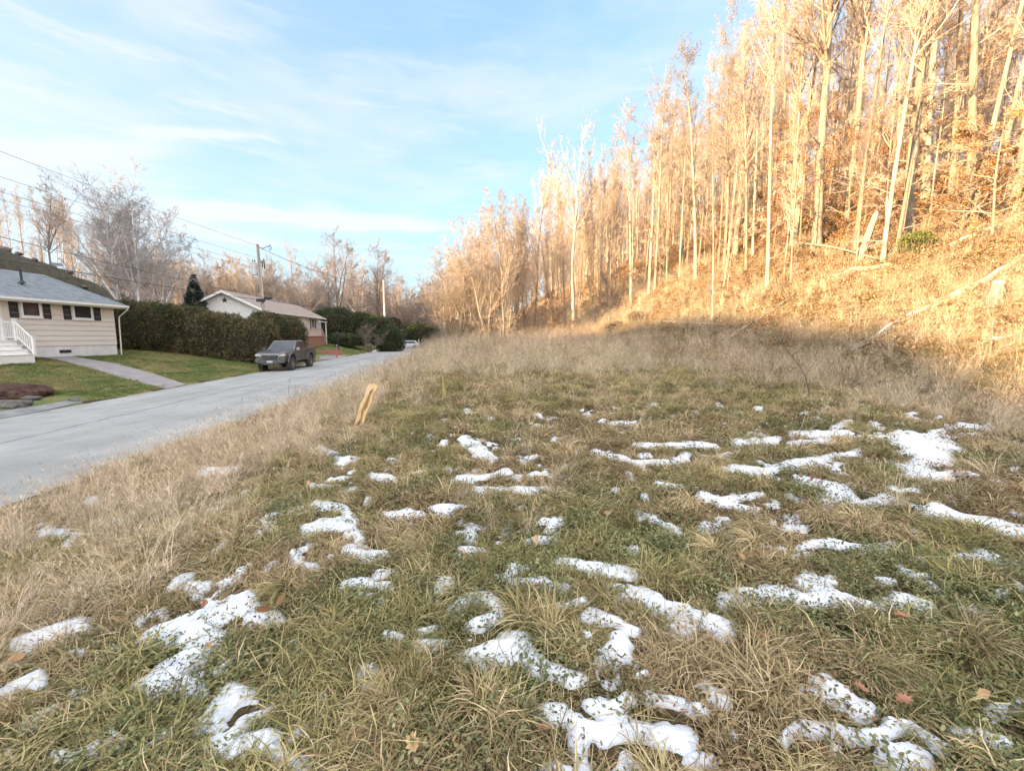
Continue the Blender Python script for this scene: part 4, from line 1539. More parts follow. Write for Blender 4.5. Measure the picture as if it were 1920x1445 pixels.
# ------------------------------------------------------------------ house materials
MAT['siding'] = M('beige siding', (0.67, 0.63, 0.58), (0.61, 0.57, 0.52), 3, 0.7, 0.2, 0.15, 40, stretch=(1, 0.3, 6))
MAT['whitesiding'] = M('white siding', (0.70, 0.70, 0.68), (0.62, 0.62, 0.61), 3, 0.7, 0.2, 0.15, 40)
MAT['whitepaint'] = M('white paint', (0.78, 0.78, 0.77), (0.70, 0.70, 0.69), 5, 0.6, 0.3)
MAT['foundation'] = M('painted block', (0.68, 0.68, 0.68), (0.58, 0.58, 0.59), 2.5, 0.9, 0.2, 0.4, 12)
MAT['shingle'] = M('grey shingles', (0.13, 0.155, 0.17), (0.24, 0.265, 0.28), 3, 0.95, 0.15, 0.8, 26, stretch=(1, 1.0, 1), lo=0.3, hi=0.7)
MAT['shingle2'] = M('brown shingles', (0.24, 0.19, 0.165), (0.34, 0.28, 0.24), 3, 0.95, 0.15, 0.8, 26)
MAT['shutter'] = M('dark shutters', (0.035, 0.035, 0.037), (0.05, 0.05, 0.05), 6, 0.6, 0.3)
MAT['glass'] = M('window glass', (0.02, 0.025, 0.03), (0.045, 0.05, 0.05), 1.2, 0.1, 0.12)
MAT['curtain'] = M('curtain behind glass', (0.10, 0.08, 0.075), (0.05, 0.045, 0.045), 3, 0.15, 0.12)
MAT['metal'] = M('grey metal', (0.25, 0.25, 0.26), (0.33, 0.33, 0.34), 6, 0.5, 0.5, metal=0.6)
MAT['black'] = M('black metal', (0.02, 0.02, 0.022), (0.035, 0.035, 0.035), 6, 0.55, 0.4)
MAT['polewood'] = M('weathered pole', (0.24, 0.19, 0.155), (0.38, 0.32, 0.27), 5, 0.9, 0.15, 0.6, 20, stretch=(3, 3, 0.4))
MAT['palepole'] = M('pale pole', (0.46, 0.42, 0.38), (0.56, 0.51, 0.46), 5, 0.9, 0.15, 0.4, 20, stretch=(3, 3, 0.4))
MAT['wire'] = M('wire', (0.08, 0.08, 0.085), None, 5, 0.6, 0.2)
MAT['mulch'] = M('mulch', (0.045, 0.026, 0.022), (0.12, 0.075, 0.06), 9, 0.95, 0.1, 1.0, 30, bdist=0.05)
MAT['rock'] = M('field stone', (0.07, 0.064, 0.06), (0.17, 0.155, 0.15), 2.5, 0.9, 0.2, 0.8, 8, bdist=0.05)
MAT['plank'] = M('yellow weathered board', (0.60, 0.42, 0.20), (0.78, 0.62, 0.36), 7, 0.9, 0.1, 0.8, 26, stretch=(4, 4, 0.6))
MAT['wooddark'] = M('rotten wood', (0.20, 0.11, 0.05), (0.38, 0.22, 0.09), 8, 0.95, 0.1, 0.8, 26)
MAT['silver'] = M('silver paint', (0.50, 0.54, 0.58), (0.46, 0.50, 0.54), 3, 0.3, 0.5, metal=0.2)
MAT['navy'] = M('dark blue paint', (0.03, 0.035, 0.055), None, 3, 0.3, 0.5)
MAT['rubber'] = M('tyre rubber', (0.045, 0.042, 0.04), (0.085, 0.08, 0.075), 8, 0.9, 0.2, 0.3, 40)
brk, nt, p = pmat('red brick', 0.9, 0.15)
o_ = nt.n('ShaderNodeTexCoord').outputs['Object']
mp_ = nt.n('ShaderNodeMapping')
nt.put(mp_.inputs[0], o_)
mp_.inputs['Rotation'].default_value = (0, R(90), R(90))
bt_ = nt.n('ShaderNodeTexBrick')
nt.put(bt_.inputs['Vector'], mp_.outputs[0])
bt_.inputs['Scale'].default_value = 4.0
bt_.inputs['Color1'].default_value = (0.28, 0.125, 0.09, 1)
bt_.inputs['Color2'].default_value = (0.34, 0.17, 0.125, 1)
bt_.inputs['Mortar'].default_value = (0.34, 0.27, 0.23, 1)
bt_.inputs['Mortar Size'].default_value = 0.012
nt.put(p.inputs['Base Color'], bt_.outputs[0])
MAT['brick'] = brk


def lap(mb, y0, y1, z0, z1, x=0.0, step=0.27, axis='x', clip=None):
    """lap siding facing +x (axis x) or -y (axis y); clip(z)->(lo, hi) narrows a gable"""
    n = max(1, int(round((z1 - z0) / step)))
    h = (z1 - z0) / n
    for i in range(n):
        za, zb = z0 + i * h, z0 + (i + 1) * h
        a0, a1 = (y0, y1) if clip is None else clip(za)
        b0, b1 = (y0, y1) if clip is None else clip(zb)
        if axis == 'x':
            mb.quad((x + 0.034, a0, za), (x + 0.034, a1, za), (x + 0.003, b1, zb), (x + 0.003, b0, zb))
            mb.quad((x, a0, za), (x, a1, za), (x + 0.034, a1, za), (x + 0.034, a0, za))
        else:
            mb.quad((a0, x - 0.034, za), (a1, x - 0.034, za), (b1, x - 0.003, zb), (b0, x - 0.003, zb))
            mb.quad((a0, x, za), (a1, x, za), (a1, x - 0.034, za), (a0, x - 0.034, za))
    return mb


def window(parent, y0, y1, z0, z1, x=0.0, glass='glass', mull=None, label=None):
    mb = MB()
    t = 0.07
    for b in ((y0 - t, y1 + t, z0 - t, z0), (y0 - t, y1 + t, z1, z1 + t), (y0 - t, y0, z0, z1), (y1, y1 + t, z0, z1)):
        mb.box(x, x + 0.075, b[0], b[1], b[2], b[3])
    mb.box(x, x + 0.11, y0 - t - 0.03, y1 + t + 0.03, z0 - t - 0.045, z0 - t - 0.002)
    wo = mb.build('window', MAT['whitepaint'], parent, bevel=0.008)
    MB().box(x + 0.02, x + 0.045, y0 + .001, y1 - .001, z0 + .001, z1 - .001).build('pane', MAT[glass], wo)
    mb = MB()
    s = 0.035
    for b in ((y0 + .002, y1 - .002, z0 + .002, z0 + s), (y0 + .002, y1 - .002, z1 - s, z1 - .002), (y0 + .002, y0 + s, z0 + s, z1 - s), (y1 - s, y1 - .002, z0 + s, z1 - s)):
        mb.box(x + 0.046, x + 0.062, b[0], b[1], b[2], b[3])
    if mull:
        mb.box(x + 0.046, x + 0.062, mull - 0.02, mull + 0.02, z0 + s, z1 - s)
    mb.build('sash', MAT['whitepaint'], wo)
    return wo


def shutter(parent, y0, y1, z0, z1, x=0.0):
    mb = MB()
    mb.box(x + .024, x + 0.05, y0, y0 + .045, z0, z1).box(x + .024, x + 0.05, y1 - .045, y1, z0, z1)
    mb.box(x + .024, x + 0.05, y0 + .046, y1 - .046, z0, z0 + .06).box(x + .024, x + 0.05, y0 + .046, y1 - .046, z1 - .06, z1)
    z = z0 + 0.065
    while z < z1 - 0.09:
        mb.quad((x + .046, y0 + .045, z), (x + .046, y1 - .045, z), (x + .03, y1 - .045, z + .045), (x + .03, y0 + .045, z + .045))
        mb.quad((x + .026, y0 + .045, z), (x + .026, y1 - .045, z), (x + .046, y1 - .045, z), (x + .046, y0 + .045, z))
        z += 0.048
    mb.box(x + .023, x + .028, y0 + .046, y1 - .046, z0 + .06, z1 - .06)
    return mb.build('shutter', MAT['shutter'], parent)


# ------------------------------------------------------------------ beige house
H1 = empty('house', (-24.6, 26.0, 0.35), R(1.4), 'beige sided ranch house with grey shingle roof, dark shutters and white foundation', 'house')
LEN, DEP, FT, EV, RG = 13.0, 8.6, 0.72, 3.22, 4.98
mb = MB()
mb.box(-DEP, 0, -LEN, 0, -0.6, FT)
mb.build('foundation', MAT['foundation'], H1)
mb = MB()
mb.box(-DEP + 0.02, -0.0, -LEN, 0.0, FT + 0.002, EV)
lap(mb, -LEN, 0, FT + .01, EV, 0.0)
mb.prism([(-DEP + .02, EV + .001), (-0.0, EV + .001), (-DEP / 2, RG - 0.12)], 'y', -0.04, -0.001)
mb.box(0, 0.03, -0.10, 0.012, FT, EV)
mb.build('wall', MAT['siding'], H1)
mb = MB()
ov = 0.55
sl = (RG - EV) / (DEP / 2)
for sgn in (0, 1):
    xa, xb = (-DEP / 2, ov) if sgn == 0 else (-DEP / 2, -DEP - ov)
    ze = EV - sl * ov + 0.14
    ya, yb = -LEN - 0.4, 0.42
    mb.add([(xa, ya, RG + .02), (xa, yb, RG + .02), (xb, yb, ze), (xb, ya, ze), (xa, ya, RG - .12), (xa, yb, RG - .12), (xb, yb, ze - .12), (xb, ya, ze - .12)],
           [(0, 1, 2, 3), (4, 7, 6, 5), (0, 4, 5, 1), (2, 6, 7, 3), (1, 5, 6, 2), (0, 3, 7, 4)])
rf = mb.build('roof', MAT['shingle'], H1)
mb = MB()
yc = 0
for row in range(1, 26):       # shingle courses as small steps
    f0 = row / 26
    xa = -DEP / 2 + f0 * (DEP / 2 + ov)
    za = RG + .02 - f0 * (RG + .02 - ze)
    mb.add([(xa, -LEN - .4, za + .002), (xa, .42, za + .002), (xa, .42, za + .012), (xa, -LEN - .4, za + .012), (xa - .19, .42, za + .19 * sl * 0.93 + .003), (xa - .19, -LEN - .4, za + .19 * sl * .93 + .003)], [(0, 1, 2, 3), (3, 2, 4, 5)])
mb.build('shingle_courses', MAT['shingle'], rf)
MB().tube([(-1.6, -3.3, 4.0), (-1.6, -3.3, 4.7)], 0.05, 10).tube([(-1.6, -3.3, 4.68), (-1.6, -3.3, 4.76)], 0.06, 10).tube([(-1.6, -3.3, 4.05), (-1.6, -3.3, 4.2)], [.16, .06], 10).build('vent_pipe', MAT['black'], rf)
mb = MB()
mb.prism([(ov - .01, ze - .02), (ov + .11, ze - .02), (ov + .11, ze - .13), (ov - .01, ze - .14)], 'y', -LEN - .4, .42)
mb.box(ov - .04, ov - .012, -LEN - .4, .42, ze - .20, ze - .125)
gt = mb.build('gutter', MAT['whitepaint'], H1)
MB().box(0.03, ov - .045, -LEN - .38, .40, ze - .205, ze - .185).build('soffit', MAT['whitepaint'], H1)
MB().tube([(ov + .05, .36, ze - .13), (ov + .03, .36, ze - .25), (0.09, 0.30, 2.45), (.07, .28, 2.3), (.06, .2, .1)], 0.035, 8).build('downspout', MAT['siding'], H1)
window(H1, -2.42, -1.42, 2.25, 3.02, mull=None)
window(H1, -4.95, -4.15, 2.25, 3.02, glass='curtain')
for a, b in ((-2.98, -2.58), (-1.26, -0.86), (-5.50, -5.11), (-3.99, -3.62)):
    shutter(H1, a, b, 2.15, 3.06)
MB().box(0.0, 0.03, -3.4, -2.8, 0.34, 0.5).build('basement_vent', MAT['black'], H1)
mb = MB()
mb.box(.022, .06, -6.05, -5.85, FT, EV)
mb.build('corner_board', MAT['whitepaint'], H1)
# white steps with a railing
stp = MB()
stp.box(0.03, 0.65, -8.6, -5.9, -0.3, 1.02).box(0.0, 0.7, -8.65, -5.86, 1.022, 1.06)
for i in range(3):
    stp.box(0.652 + i * .26, 0.652 + (i + 1) * .26, -8.5, -5.95, -0.3, 0.80 - i * 0.22)
    stp.box(0.652 + i * .26, 0.68 + (i + 1) * .26, -8.52, -5.93, 0.802 - i * .22, 0.835 - i * .22)
so_ = stp.build('steps', MAT['whitepaint'], H1, bevel=0.006)
rl = MB()
yy = -5.90
for x_, zb, zt in ((0.10, 1.06, 2.03), (0.64, 1.06, 2.03), (1.40, 0.30, 1.22)):
    rl.box(x_ - .05, x_ + .05, yy - .05, yy + .05, zb, zt).box(x_ - .065, x_ + .065, yy - .065, yy + .065, zt, zt + .05)
rl.box(.15, .59, yy - .03, yy + .03, 1.90, 1.96).box(.15, .59, yy - .03, yy + .03, 1.16, 1.21)
for i in range(4):
    x_ = 0.21 + i * 0.1
    rl.box(x_ - .015, x_ + .015, yy - .015, yy + .015, 1.21, 1.90)
rl.tube([(.66, yy, 1.92), (1.38, yy, 1.14)], 0.035, 4).tube([(.66, yy, 1.24), (1.38, yy, 0.46)], 0.03, 4)
for i in range(7):
    x_ = 0.73 + i * 0.1
    z_ = 1.92 - (x_ - .66) * 1.083
    rl.box(x_ - .015, x_ + .015, yy - .015, yy + .015, z_ - .68, z_)
rl.build('railing', MAT['whitepaint'], so_)

# ------------------------------------------------------------------ white gabled house behind the hedge
H2 = empty('house', (-24.8, 42.0, 0.55), R(7.2), 'low white house with brown roof, dark star on its gable and brick porch', 'house')
L2, D2, E2, G2 = 17.5, 6.9, 3.7, 5.45
MB().box(-D2, 0, 0, L2, -0.6, 0.8).build('foundation', MAT['brick'], H2)
mb = MB()
mb.box(-D2, 0, 0, L2, 0.802, E2)
lap(mb, 0, L2, .81, E2, 0.0)
lap(mb, -D2, 0, .81, E2, 0.0, axis='y')
hw = D2 / 2
lap(mb, -D2, 0, E2, G2 - .08, 0.0, axis='y', clip=lambda z: (-hw - hw * (G2 - z) / (G2 - E2), -hw + hw * (G2 - z) / (G2 - E2)))
mb.prism([(-D2, E2 + .001), (0, E2 + .001), (-hw, G2 - 0.1)], 'y', 0.002, L2)
mb.build('wall', MAT['whitesiding'], H2)
mb = MB()
tr_ = MB()
s2_ = (G2 - E2) / hw
for sg in (1, -1):
    xe = -hw + sg * (hw + 0.55)
    ze2 = E2 - s2_ * .55 + .08
    ya, yb = -0.5, L2 + .5
    mb.add([(-hw, ya, G2 + .04), (-hw, yb, G2 + .04), (xe, yb, ze2 + .04), (xe, ya, ze2 + .04), (-hw, ya, G2 - .06), (-hw, yb, G2 - .06), (xe, yb, ze2 - .06), (xe, ya, ze2 - .06)],
           [(0, 1, 2, 3), (4, 7, 6, 5), (0, 4, 5, 1), (2, 6, 7, 3), (1, 5, 6, 2), (0, 3, 7, 4)])
    for y_ in (ya - .03, yb + .001):
        tr_.add([(-hw, y_, G2 + .035), (xe, y_, ze2 + .035), (xe, y_, ze2 - .20), (-hw, y_, G2 - .20), (-hw, y_ + .029, G2 + .035), (xe, y_ + .029, ze2 + .035), (xe, y_ + .029, ze2 - .20), (-hw, y_ + .029, G2 - .20)],
                [(0, 1, 2, 3), (4, 7, 6, 5), (0, 4, 5, 1), (1, 5, 6, 2), (2, 6, 7, 3), (0, 3, 7, 4)])
    tr_.box(min(xe, xe + sg * .1), max(xe, xe + sg * .1), ya, yb, ze2 - .1, ze2 + .02)
r2 = mb.build('roof', MAT['shingle2'], H2)
tr_.build('fascia', MAT['whitepaint'], H2)


def star(mb, cx, cz, r, axis, off, th=0.06):
    pts = []
    for i in range(10):
        a = PI / 2 + i * PI / 5
        q = r if i % 2 == 0 else r * 0.42
        pts.append((cx + q * math.cos(a), cz + q * math.sin(a)))
    n = 10
    if axis == 'y':
        vs = [(p_[0], off, p_[1]) for p_ in pts] + [(cx, off - th, cz)]
    else:
        vs = [(off, p_[0], p_[1]) for p_ in pts] + [(off + th, cx, cz)]
    mb.add(vs, [(i, (i + 1) % n, n) for i in range(n)] + [tuple(range(n))])
    return mb


star(MB(), -hw, 4.55, 0.33, 'y', -0.03).build('star_ornament', MAT['black'], H2)
star(MB(), 9.6, 2.75, 0.3, 'x', 0.03).build('star_ornament', MAT['black'], H2)
window(H2, 13.7, 14.7, 2.1, 3.3, mull=14.2)
shutter(H2, 13.1, 13.5, 2.0, 3.4)
shutter(H2, 14.9, 15.3, 2.0, 3.4)
window(H2, 7.6, 8.7, 2.1, 3.3, mull=8.1)
dr_ = MB().box(0.022, 0.06, 10.6, 11.5, 1.45, 3.4).build('door', MAT['whitepaint'], H2, bevel=.01)
MB().box(.061, .09, 10.7, 10.76, 2.3, 2.4).build('handle', MAT['metal'], dr_)
ph = MB()
ph.box(0.03, 1.6, 7.4, 13.0, -0.6, .98).box(0.02, 1.66, 7.36, 13.04, .982, 1.05)
for i in range(5):
    ph.box(0.3, 1.5, 13.042 + i * .3, 13.042 + (i + 1) * .3, -.6, .9 - i * .19)
po = ph.build('porch', MAT['brick'], H2)
rl = MB()
for i in range(20):
    y_ = 7.5 + i * 0.28
    rl.box(1.50, 1.54, y_ - .02, y_ + .02, 1.05, 1.93)
for i in range(7):
    y_ = 13.1 + i * .3
    rl.box(1.46, 1.50, y_ - .02, y_ + .02, .9 - i * .19, 1.83 - i * .19)
rl.box(1.48, 1.56, 7.4, 13.0, 1.932, 1.99)
rl.tube([(1.48, 13.0, 1.96), (1.48, 15.0, .72)], .035, 4)
rl.build('railing', M('reddish rail', (0.45, 0.30, 0.25), (0.55, 0.42, 0.36), 5, .8, .2), po)
MB().box(1.2, 1.3, 15.5, 15.6, -.4, 2.9).box(1.1, 1.35, 12.9, 16.0, 2.902, 3.0).build('porch_post', MAT['whitepaint'], H2)
# brick wall by the drive
q = gpt(600, 668.5)
bw = MB().box(-0.12, 0.12, 0, 4.6, -0.3, 0.5)
bw.v = [(a + (0.0 if c > 0 else 0), b, c - (b * 0.03 if c > 0 else 0)) for a, b, c in bw.v]
e_ = at(641, 660, 50)
bwall = MB().box(0, 1, -0.12, 0.12, -0.4, 0.55).build('brick_wall', MAT['brick'])
qa, qb = at(592, 664, 45.5), at(642, 664, 47.5)
dv = Vector((qb.x - qa.x, qb.y - qa.y, 0))
bwall.location = (qa.x, qa.y, -0.52)
bwall.scale = (dv.length, 1, 1)
bwall.rotation_euler = (0, 0, math.atan2(dv.y, dv.x))
tag(bwall, 'low red brick garden wall between the truck and the mailbox', 'brick wall')

# ------------------------------------------------------------------ leaf masses
def leafmat(name, a, b, c, nscale=1.2):
    m_ = bpy.data.materials.new(name)
    m_.use_nodes = True
    nt = NT(m_.node_tree)
    p = m_.node_tree.nodes['Principled BSDF']
    p.inputs['Roughness'].default_value = 0.8
    p.inputs['Specular IOR Level'].default_value = 0.2
    t = nt.n('ShaderNodeAttribute', attribute_name='tint').outputs['Fac']
    pos = nt.n('ShaderNodeNewGeometry').outputs['Position']
    f = nt.m('ADD', nt.m('MULTIPLY', t, 0.5), nt.m('SUBTRACT', nt.m('MULTIPLY', nt.noise(pos, nscale, 3, 0.6), 1.5), 0.45))
    nt.put(p.inputs['Base Color'], nt.ramp(f, [(0.15, a), (0.5, b), (0.85, c)]))
    return m_


MAT['hedge'] = leafmat('hedge foliage', (0.03, 0.042, 0.016), (0.085, 0.082, 0.038), (0.19, 0.155, 0.085))
MAT['hedgedark'] = leafmat('dark hedge foliage', (0.022, 0.04, 0.018), (0.05, 0.07, 0.03), (0.14, 0.10, 0.05))
MAT['yew'] = leafmat('evergreen foliage', (0.02, 0.035, 0.016), (0.045, 0.065, 0.03), (0.09, 0.10, 0.045))
MAT['spruce'] = leafmat('blue green needles', (0.018, 0.035, 0.03), (0.035, 0.06, 0.05), (0.06, 0.09, 0.075))
MAT['thicket'] = leafmat('brown thicket', (0.13, 0.10, 0.08), (0.22, 0.17, 0.14), (0.32, 0.25, 0.20))
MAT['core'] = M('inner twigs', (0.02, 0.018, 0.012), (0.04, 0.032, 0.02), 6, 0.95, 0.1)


def leafmass(name, blobs, n, size, mat, label, cat, seed=0, core=0.80, stem=True, lump=0.18, aspect=0.45, upb=0.5):
    """blobs: (x,y,z0,rx,ry,h, boxiness) world; sprays of leaves over and inside lumpy rounded volumes"""
    rng = np.random.default_rng(seed)
    root = empty(name, (blobs[0][0], blobs[0][1], blobs[0][2]), 0, label, cat)
    o0 = np.array(root.location)
    C, Nn = [], []
    tot = sum(b[3] * b[5] + b[4] * b[5] for b in blobs)
    cm = bmesh.new()
    for b in blobs:
        x, y, z0, rx, ry, h, bx_ = b
        m_ = int(n * (rx * h + ry * h) / tot)
        th = rng.uniform(0, 2 * PI, m_)
        cz = rng.uniform(-0.98, 1, m_)
        e = bx_          # superellipsoid exponent: 1 round, small boxy
        cphi, sphi = np.sqrt(1 - cz ** 2), cz
        sg = lambda v_: np.sign(v_) * np.abs(v_) ** e
        dirx, diry, dirz = sg(np.cos(th)) * cphi ** e, sg(np.sin(th)) * cphi ** e, sg(sphi)
        rad = rng.uniform(0.80, 1.0, m_) + (fbm(th * 3 + x, cz * 3 + y, 5, 3) - 0.5) * lump * 2 + (fbm(th * 9, cz * 9, 6, 2) - 0.5) * lump
        c = np.stack([x + rx * dirx * rad, y + ry * diry * rad, z0 + h / 2 + h / 2 * dirz * (1 + (rad - 0.9) * 0.6)], -1)
        C.append(c)
        nn = np.stack([dirx / rx, diry / ry, dirz / (h / 2)], -1)
        Nn.append(nn / (np.linalg.norm(nn, axis=1)[:, None] + 1e-9))
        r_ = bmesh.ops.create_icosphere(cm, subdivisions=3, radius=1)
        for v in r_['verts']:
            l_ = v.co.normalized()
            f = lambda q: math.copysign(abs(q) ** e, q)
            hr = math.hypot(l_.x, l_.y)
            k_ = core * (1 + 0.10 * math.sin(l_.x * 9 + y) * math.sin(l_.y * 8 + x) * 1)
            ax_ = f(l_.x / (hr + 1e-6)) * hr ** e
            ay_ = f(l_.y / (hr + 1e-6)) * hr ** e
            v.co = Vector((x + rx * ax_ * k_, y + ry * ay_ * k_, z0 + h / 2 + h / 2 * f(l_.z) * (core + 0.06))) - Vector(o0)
    C = np.concatenate(C)
    Nn = np.concatenate(Nn)
    m_ = len(C)
    d = Nn * 0.7 + rng.normal(0, 0.6, (m_, 3)) + np.array([0, 0, upb])
    d /= np.linalg.norm(d, axis=1)[:, None]
    s = np.cross(d, rng.normal(0, 1, (m_, 3)))
    s /= np.linalg.norm(s, axis=1)[:, None]
    L_ = rng.uniform(size[0], size[1], m_)[:, None]
    C = C - o0
    V_ = np.stack([C - d * L_ * .5, C + s * L_ * aspect * .5, C + d * L_ * .5, C - s * L_ * aspect * .5], 1).reshape(-1, 3)
    k_ = np.arange(m_) * 4
    F_ = np.stack([k_, k_ + 1, k_ + 2, k_ + 3], -1)
    me = npmesh('foliage', V_, F_, False, {'tint': np.repeat(rng.uniform(0, 1, m_), 4)})
    link('foliage', me, root, [mat])
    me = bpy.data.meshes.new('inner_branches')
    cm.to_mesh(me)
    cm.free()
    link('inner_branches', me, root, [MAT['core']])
    return root


def gz(x, y):
    return Hs(x, y) - 0.1


hb = []
for i in range(6):
    x = -25.0 + i * 1.25
    y = 31.2 + 0.15 * (i % 2)
    hb.append((x, y, gz(x, y), 1.15, 1.1, 3.55 - 0.06 * i + (0.12 if i % 2 else 0), 0.62))
leafmass('hedge', hb, 52000, (0.07, 0.17), MAT['hedge'], 'big brownish green clipped hedge beyond the lawn, left of the truck', 'hedge', 1)
hb = []
for i in range(4):
    x = -29.0 + i * 1.15
    y = 30.6
    hb.append((x, y, gz(x, y), 1.2, 1.2, 3.5 + (0.1 if i % 2 else 0), 0.6))
leafmass('hedge', hb, 26000, (0.07, 0.16), MAT['hedgedark'], 'dark shaded evergreen hedge right beside the beige house corner', 'hedge', 2)
leafmass('shrub', [(-19.7, 36.4, gz(-19.7, 36.4), 1.7, 1.7, 3.7, 0.8), (-20.9, 35.6, gz(-20.9, 35.6), 1.5, 1.6, 3.9, 0.75)], 20000, (0.08, 0.2), MAT['hedgedark'], 'rounded dark green shrub at the right end of the hedge behind the truck', 'shrub', 3)
x = (735 - 960) / FPX * 62
leafmass('shrub', [(x - .2, 62, gz(x, 62) - 0.3, 2.1, 1.8, 4.2, 0.85)], 9000, (0.12, 0.3), MAT['yew'], 'dense dark rounded evergreen at the edge of the far lawn', 'shrub', 4)
for i, (px, Y, rx, h, lab) in enumerate([(632, 66, 3.2, 5.2, 'broad dark evergreen just right of the white house'), (668, 68, 3.2, 5.0, 'mid-height dark evergreen between the white house and the bare round bush'),
                                         (615, 72, 3.5, 4.4, 'dark evergreen half hidden behind the far corner of the white house'), (790, 86, 3.6, 5.0, 'dark green evergreen behind the parked far cars'), (815, 92, 3.0, 4.0, 'low dark evergreen right of the parked far cars'),
                                         (645, 60, 3.0, 1.8, 'low clipped dark hedge along the back of the far lawn'), (700, 76, 4.0, 5.2, 'tall shaded evergreen behind the pale utility pole')]):
    x = (px - 960) / FPX * Y
    leafmass('evergreen', [(x, Y, gz(x, Y), rx, rx * .7, h, 0.8)], 6500, (0.16, 0.4), MAT['yew'], lab, 'evergreen', 20 + i)
for i, (px, Y, rx, h, lab) in enumerate([(560, 84, 5, 8, 'rounded brown tree mass behind the white house roof'), (740, 98, 6, 8.5, 'broad brown bushy tree above the dark round evergreen'), (790, 108, 6, 8, 'brown bushy tree mass at the bend of the road'),
                                         (820, 104, 4, 5.5, 'low brown scrub left of the road sign')]):
    x = (px - 960) / FPX * Y
    leafmass('bushy_tree', [(x, Y, gz(x, Y), rx, rx * .7, h, 1.0), (x + 3, Y + 2, gz(x, Y), rx * .7, rx * .6, h * .75, 1.0)], 9000, (0.25, 0.7), MAT['thicket'], lab, 'tree', 30 + i, core=0.35, lump=0.5, aspect=0.12)

# spruce by the hedge
SP = at(366, 560, 41)
root = empty('spruce_tree', (SP.x, 41, Hs(SP.x, 41)), 0, 'small dark conical spruce standing between the birches and the star gable', 'tree')
MB().tube([(0, 0, -.2), (0, 0, 6.6)], [.14, .02], 8).build('trunk', MAT['darkbark'], root)
rg = np.random.default_rng(3)
n = 13000
h_ = rg.uniform(0.04, 1, n)
th = rg.uniform(0, 2 * PI, n)
lay = 0.75 + 0.35 * np.abs(np.sin(h_ * 26 + np.sin(th * 3) * 1.2))
rad = (1 - h_) ** 0.9 * 2.1 * lay * np.sqrt(rg.uniform(0.15, 1, n)) + 0.05
c = np.stack([rad * np.cos(th), rad * np.sin(th), h_ * 6.7 - rad * 0.25], -1)
d = np.stack([np.cos(th), np.sin(th), rg.uniform(-.5, .4, n)], -1) + rg.normal(0, .25, (n, 3))
d /= np.linalg.norm(d, axis=1)[:, None]
s = np.cross(d, rg.normal(0, 1, (n, 3)))
s /= np.linalg.norm(s, axis=1)[:, None]
L_ = rg.uniform(.14, .32, n)[:, None]
V_ = np.stack([c - d * L_ / 2, c + s * L_ * .14, c + d * L_ / 2, c - s * L_ * .14], 1).reshape(-1, 3)
k_ = np.arange(n) * 4
link('crown', npmesh('crown', V_, np.stack([k_, k_ + 1, k_ + 2, k_ + 3], -1), False, {'tint': np.repeat(rg.uniform(0, 1, n), 4)}), root, [MAT['spruce']])

# birch clump behind the beige house, bare lilac by the far lawn
for seed, px, Y, hgt, rz, stm, lab in ((301, 262, 34, 12.2, 0.3, 2, 'white-trunked birch clump, left pair of stems, rising behind the beige house'), (302, 296, 35, 12.2, 2.4, 3, 'white birch stems spreading right, just right of the left birch pair')):
    b = make_tree(seed, hgt, 0.17, 0.28, 0.48, 28, ang=42, up=0.05, wob=0.09, c2=7, c3=6, c4=3, tw_r=0.009, stems=stm, splay=13, curve=0.03, fork=2, mats=('birch', 'birchtwig'), name='birch_tree')
    x = (px - 960) / FPX * Y
    b.location = (x, Y, Hs(x, Y))
    b.rotation_euler = (0, 0, rz)
    tag(b, lab, 'tree')
b = make_tree(303, 4.6, 0.07, 0.15, 0.5, 16, ang=45, up=0.06, wob=0.12, c2=6, c3=5, c4=3, tw_r=0.009, stems=5, splay=32, curve=0.06, name='bare_bush', mats=('darkbark', 'darkbark'))
x = (690 - 960) / FPX * 60
b.location = (x, 60, Hs(x, 60))
tag(b, 'bare grey multi-stemmed bush with round spreading crown on the far lawn', 'bush')

# ------------------------------------------------------------------ utility poles and wires
def pole(x, y, top, base=None, r=0.15, mat='polewood', label='', arm=False):
    base = Hs(x, y) - 0.5 if base is None else base
    root = empty('utility_pole', (x, y, base), 0, label, 'utility pole')
    h = top - base
    MB().tube([(0, 0, 0), (0, 0, h * .5), (0, 0, h)], [r, r * .88, r * .72], 12).build('pole', MAT[mat], root)
    return root, h


P1 = at(485, 458, 36)
P2 = at(492, 556, 36)
pr, hh = pole(P2.x + 0.1, 36, P1.z, label='wooden utility pole with grey transformer can beside the white gabled house')
pr.rotation_euler = (0, R(-1.2), R(0))
mb = MB()
mb.tube([(-0.42, -0.05, hh - 2.5), (-0.42, -0.05, hh - 1.55)], 0.23, 16).tube([(-0.42, -.05, hh - 1.55), (-.42, -.05, hh - 1.48)], [.24, .15], 16)
mb.box(-.22, -.1, -.12, .02, hh - 2.3, hh - 2.2).box(-.22, -.1, -.12, .02, hh - 1.8, hh - 1.7)
tf = mb.build('transformer', M('pale grey can', (0.42, 0.44, 0.46), (0.5, 0.52, 0.54), 4, .5, .4), pr, smoothf=False)
MB().tube([(-.5, -.05, hh - 1.5), (-.5, -.05, hh - 1.25)], .035, 8).tube([(-.34, -.05, hh - 1.5), (-.34, -.05, hh - 1.25)], .035, 8).build('bushing', MAT['black'], tf)
mb = MB()
mb.tube([(0, 0, hh - .25), (.45, 0, hh - .35), (.95, 0, hh - .15)], .025, 6).tube([(.95, 0, hh - .3), (1.05, 0, hh - .05), (1.15, 0, hh - .3), (1.0, 0, hh - .55), (.92, 0, hh - .35)], .025, 6)
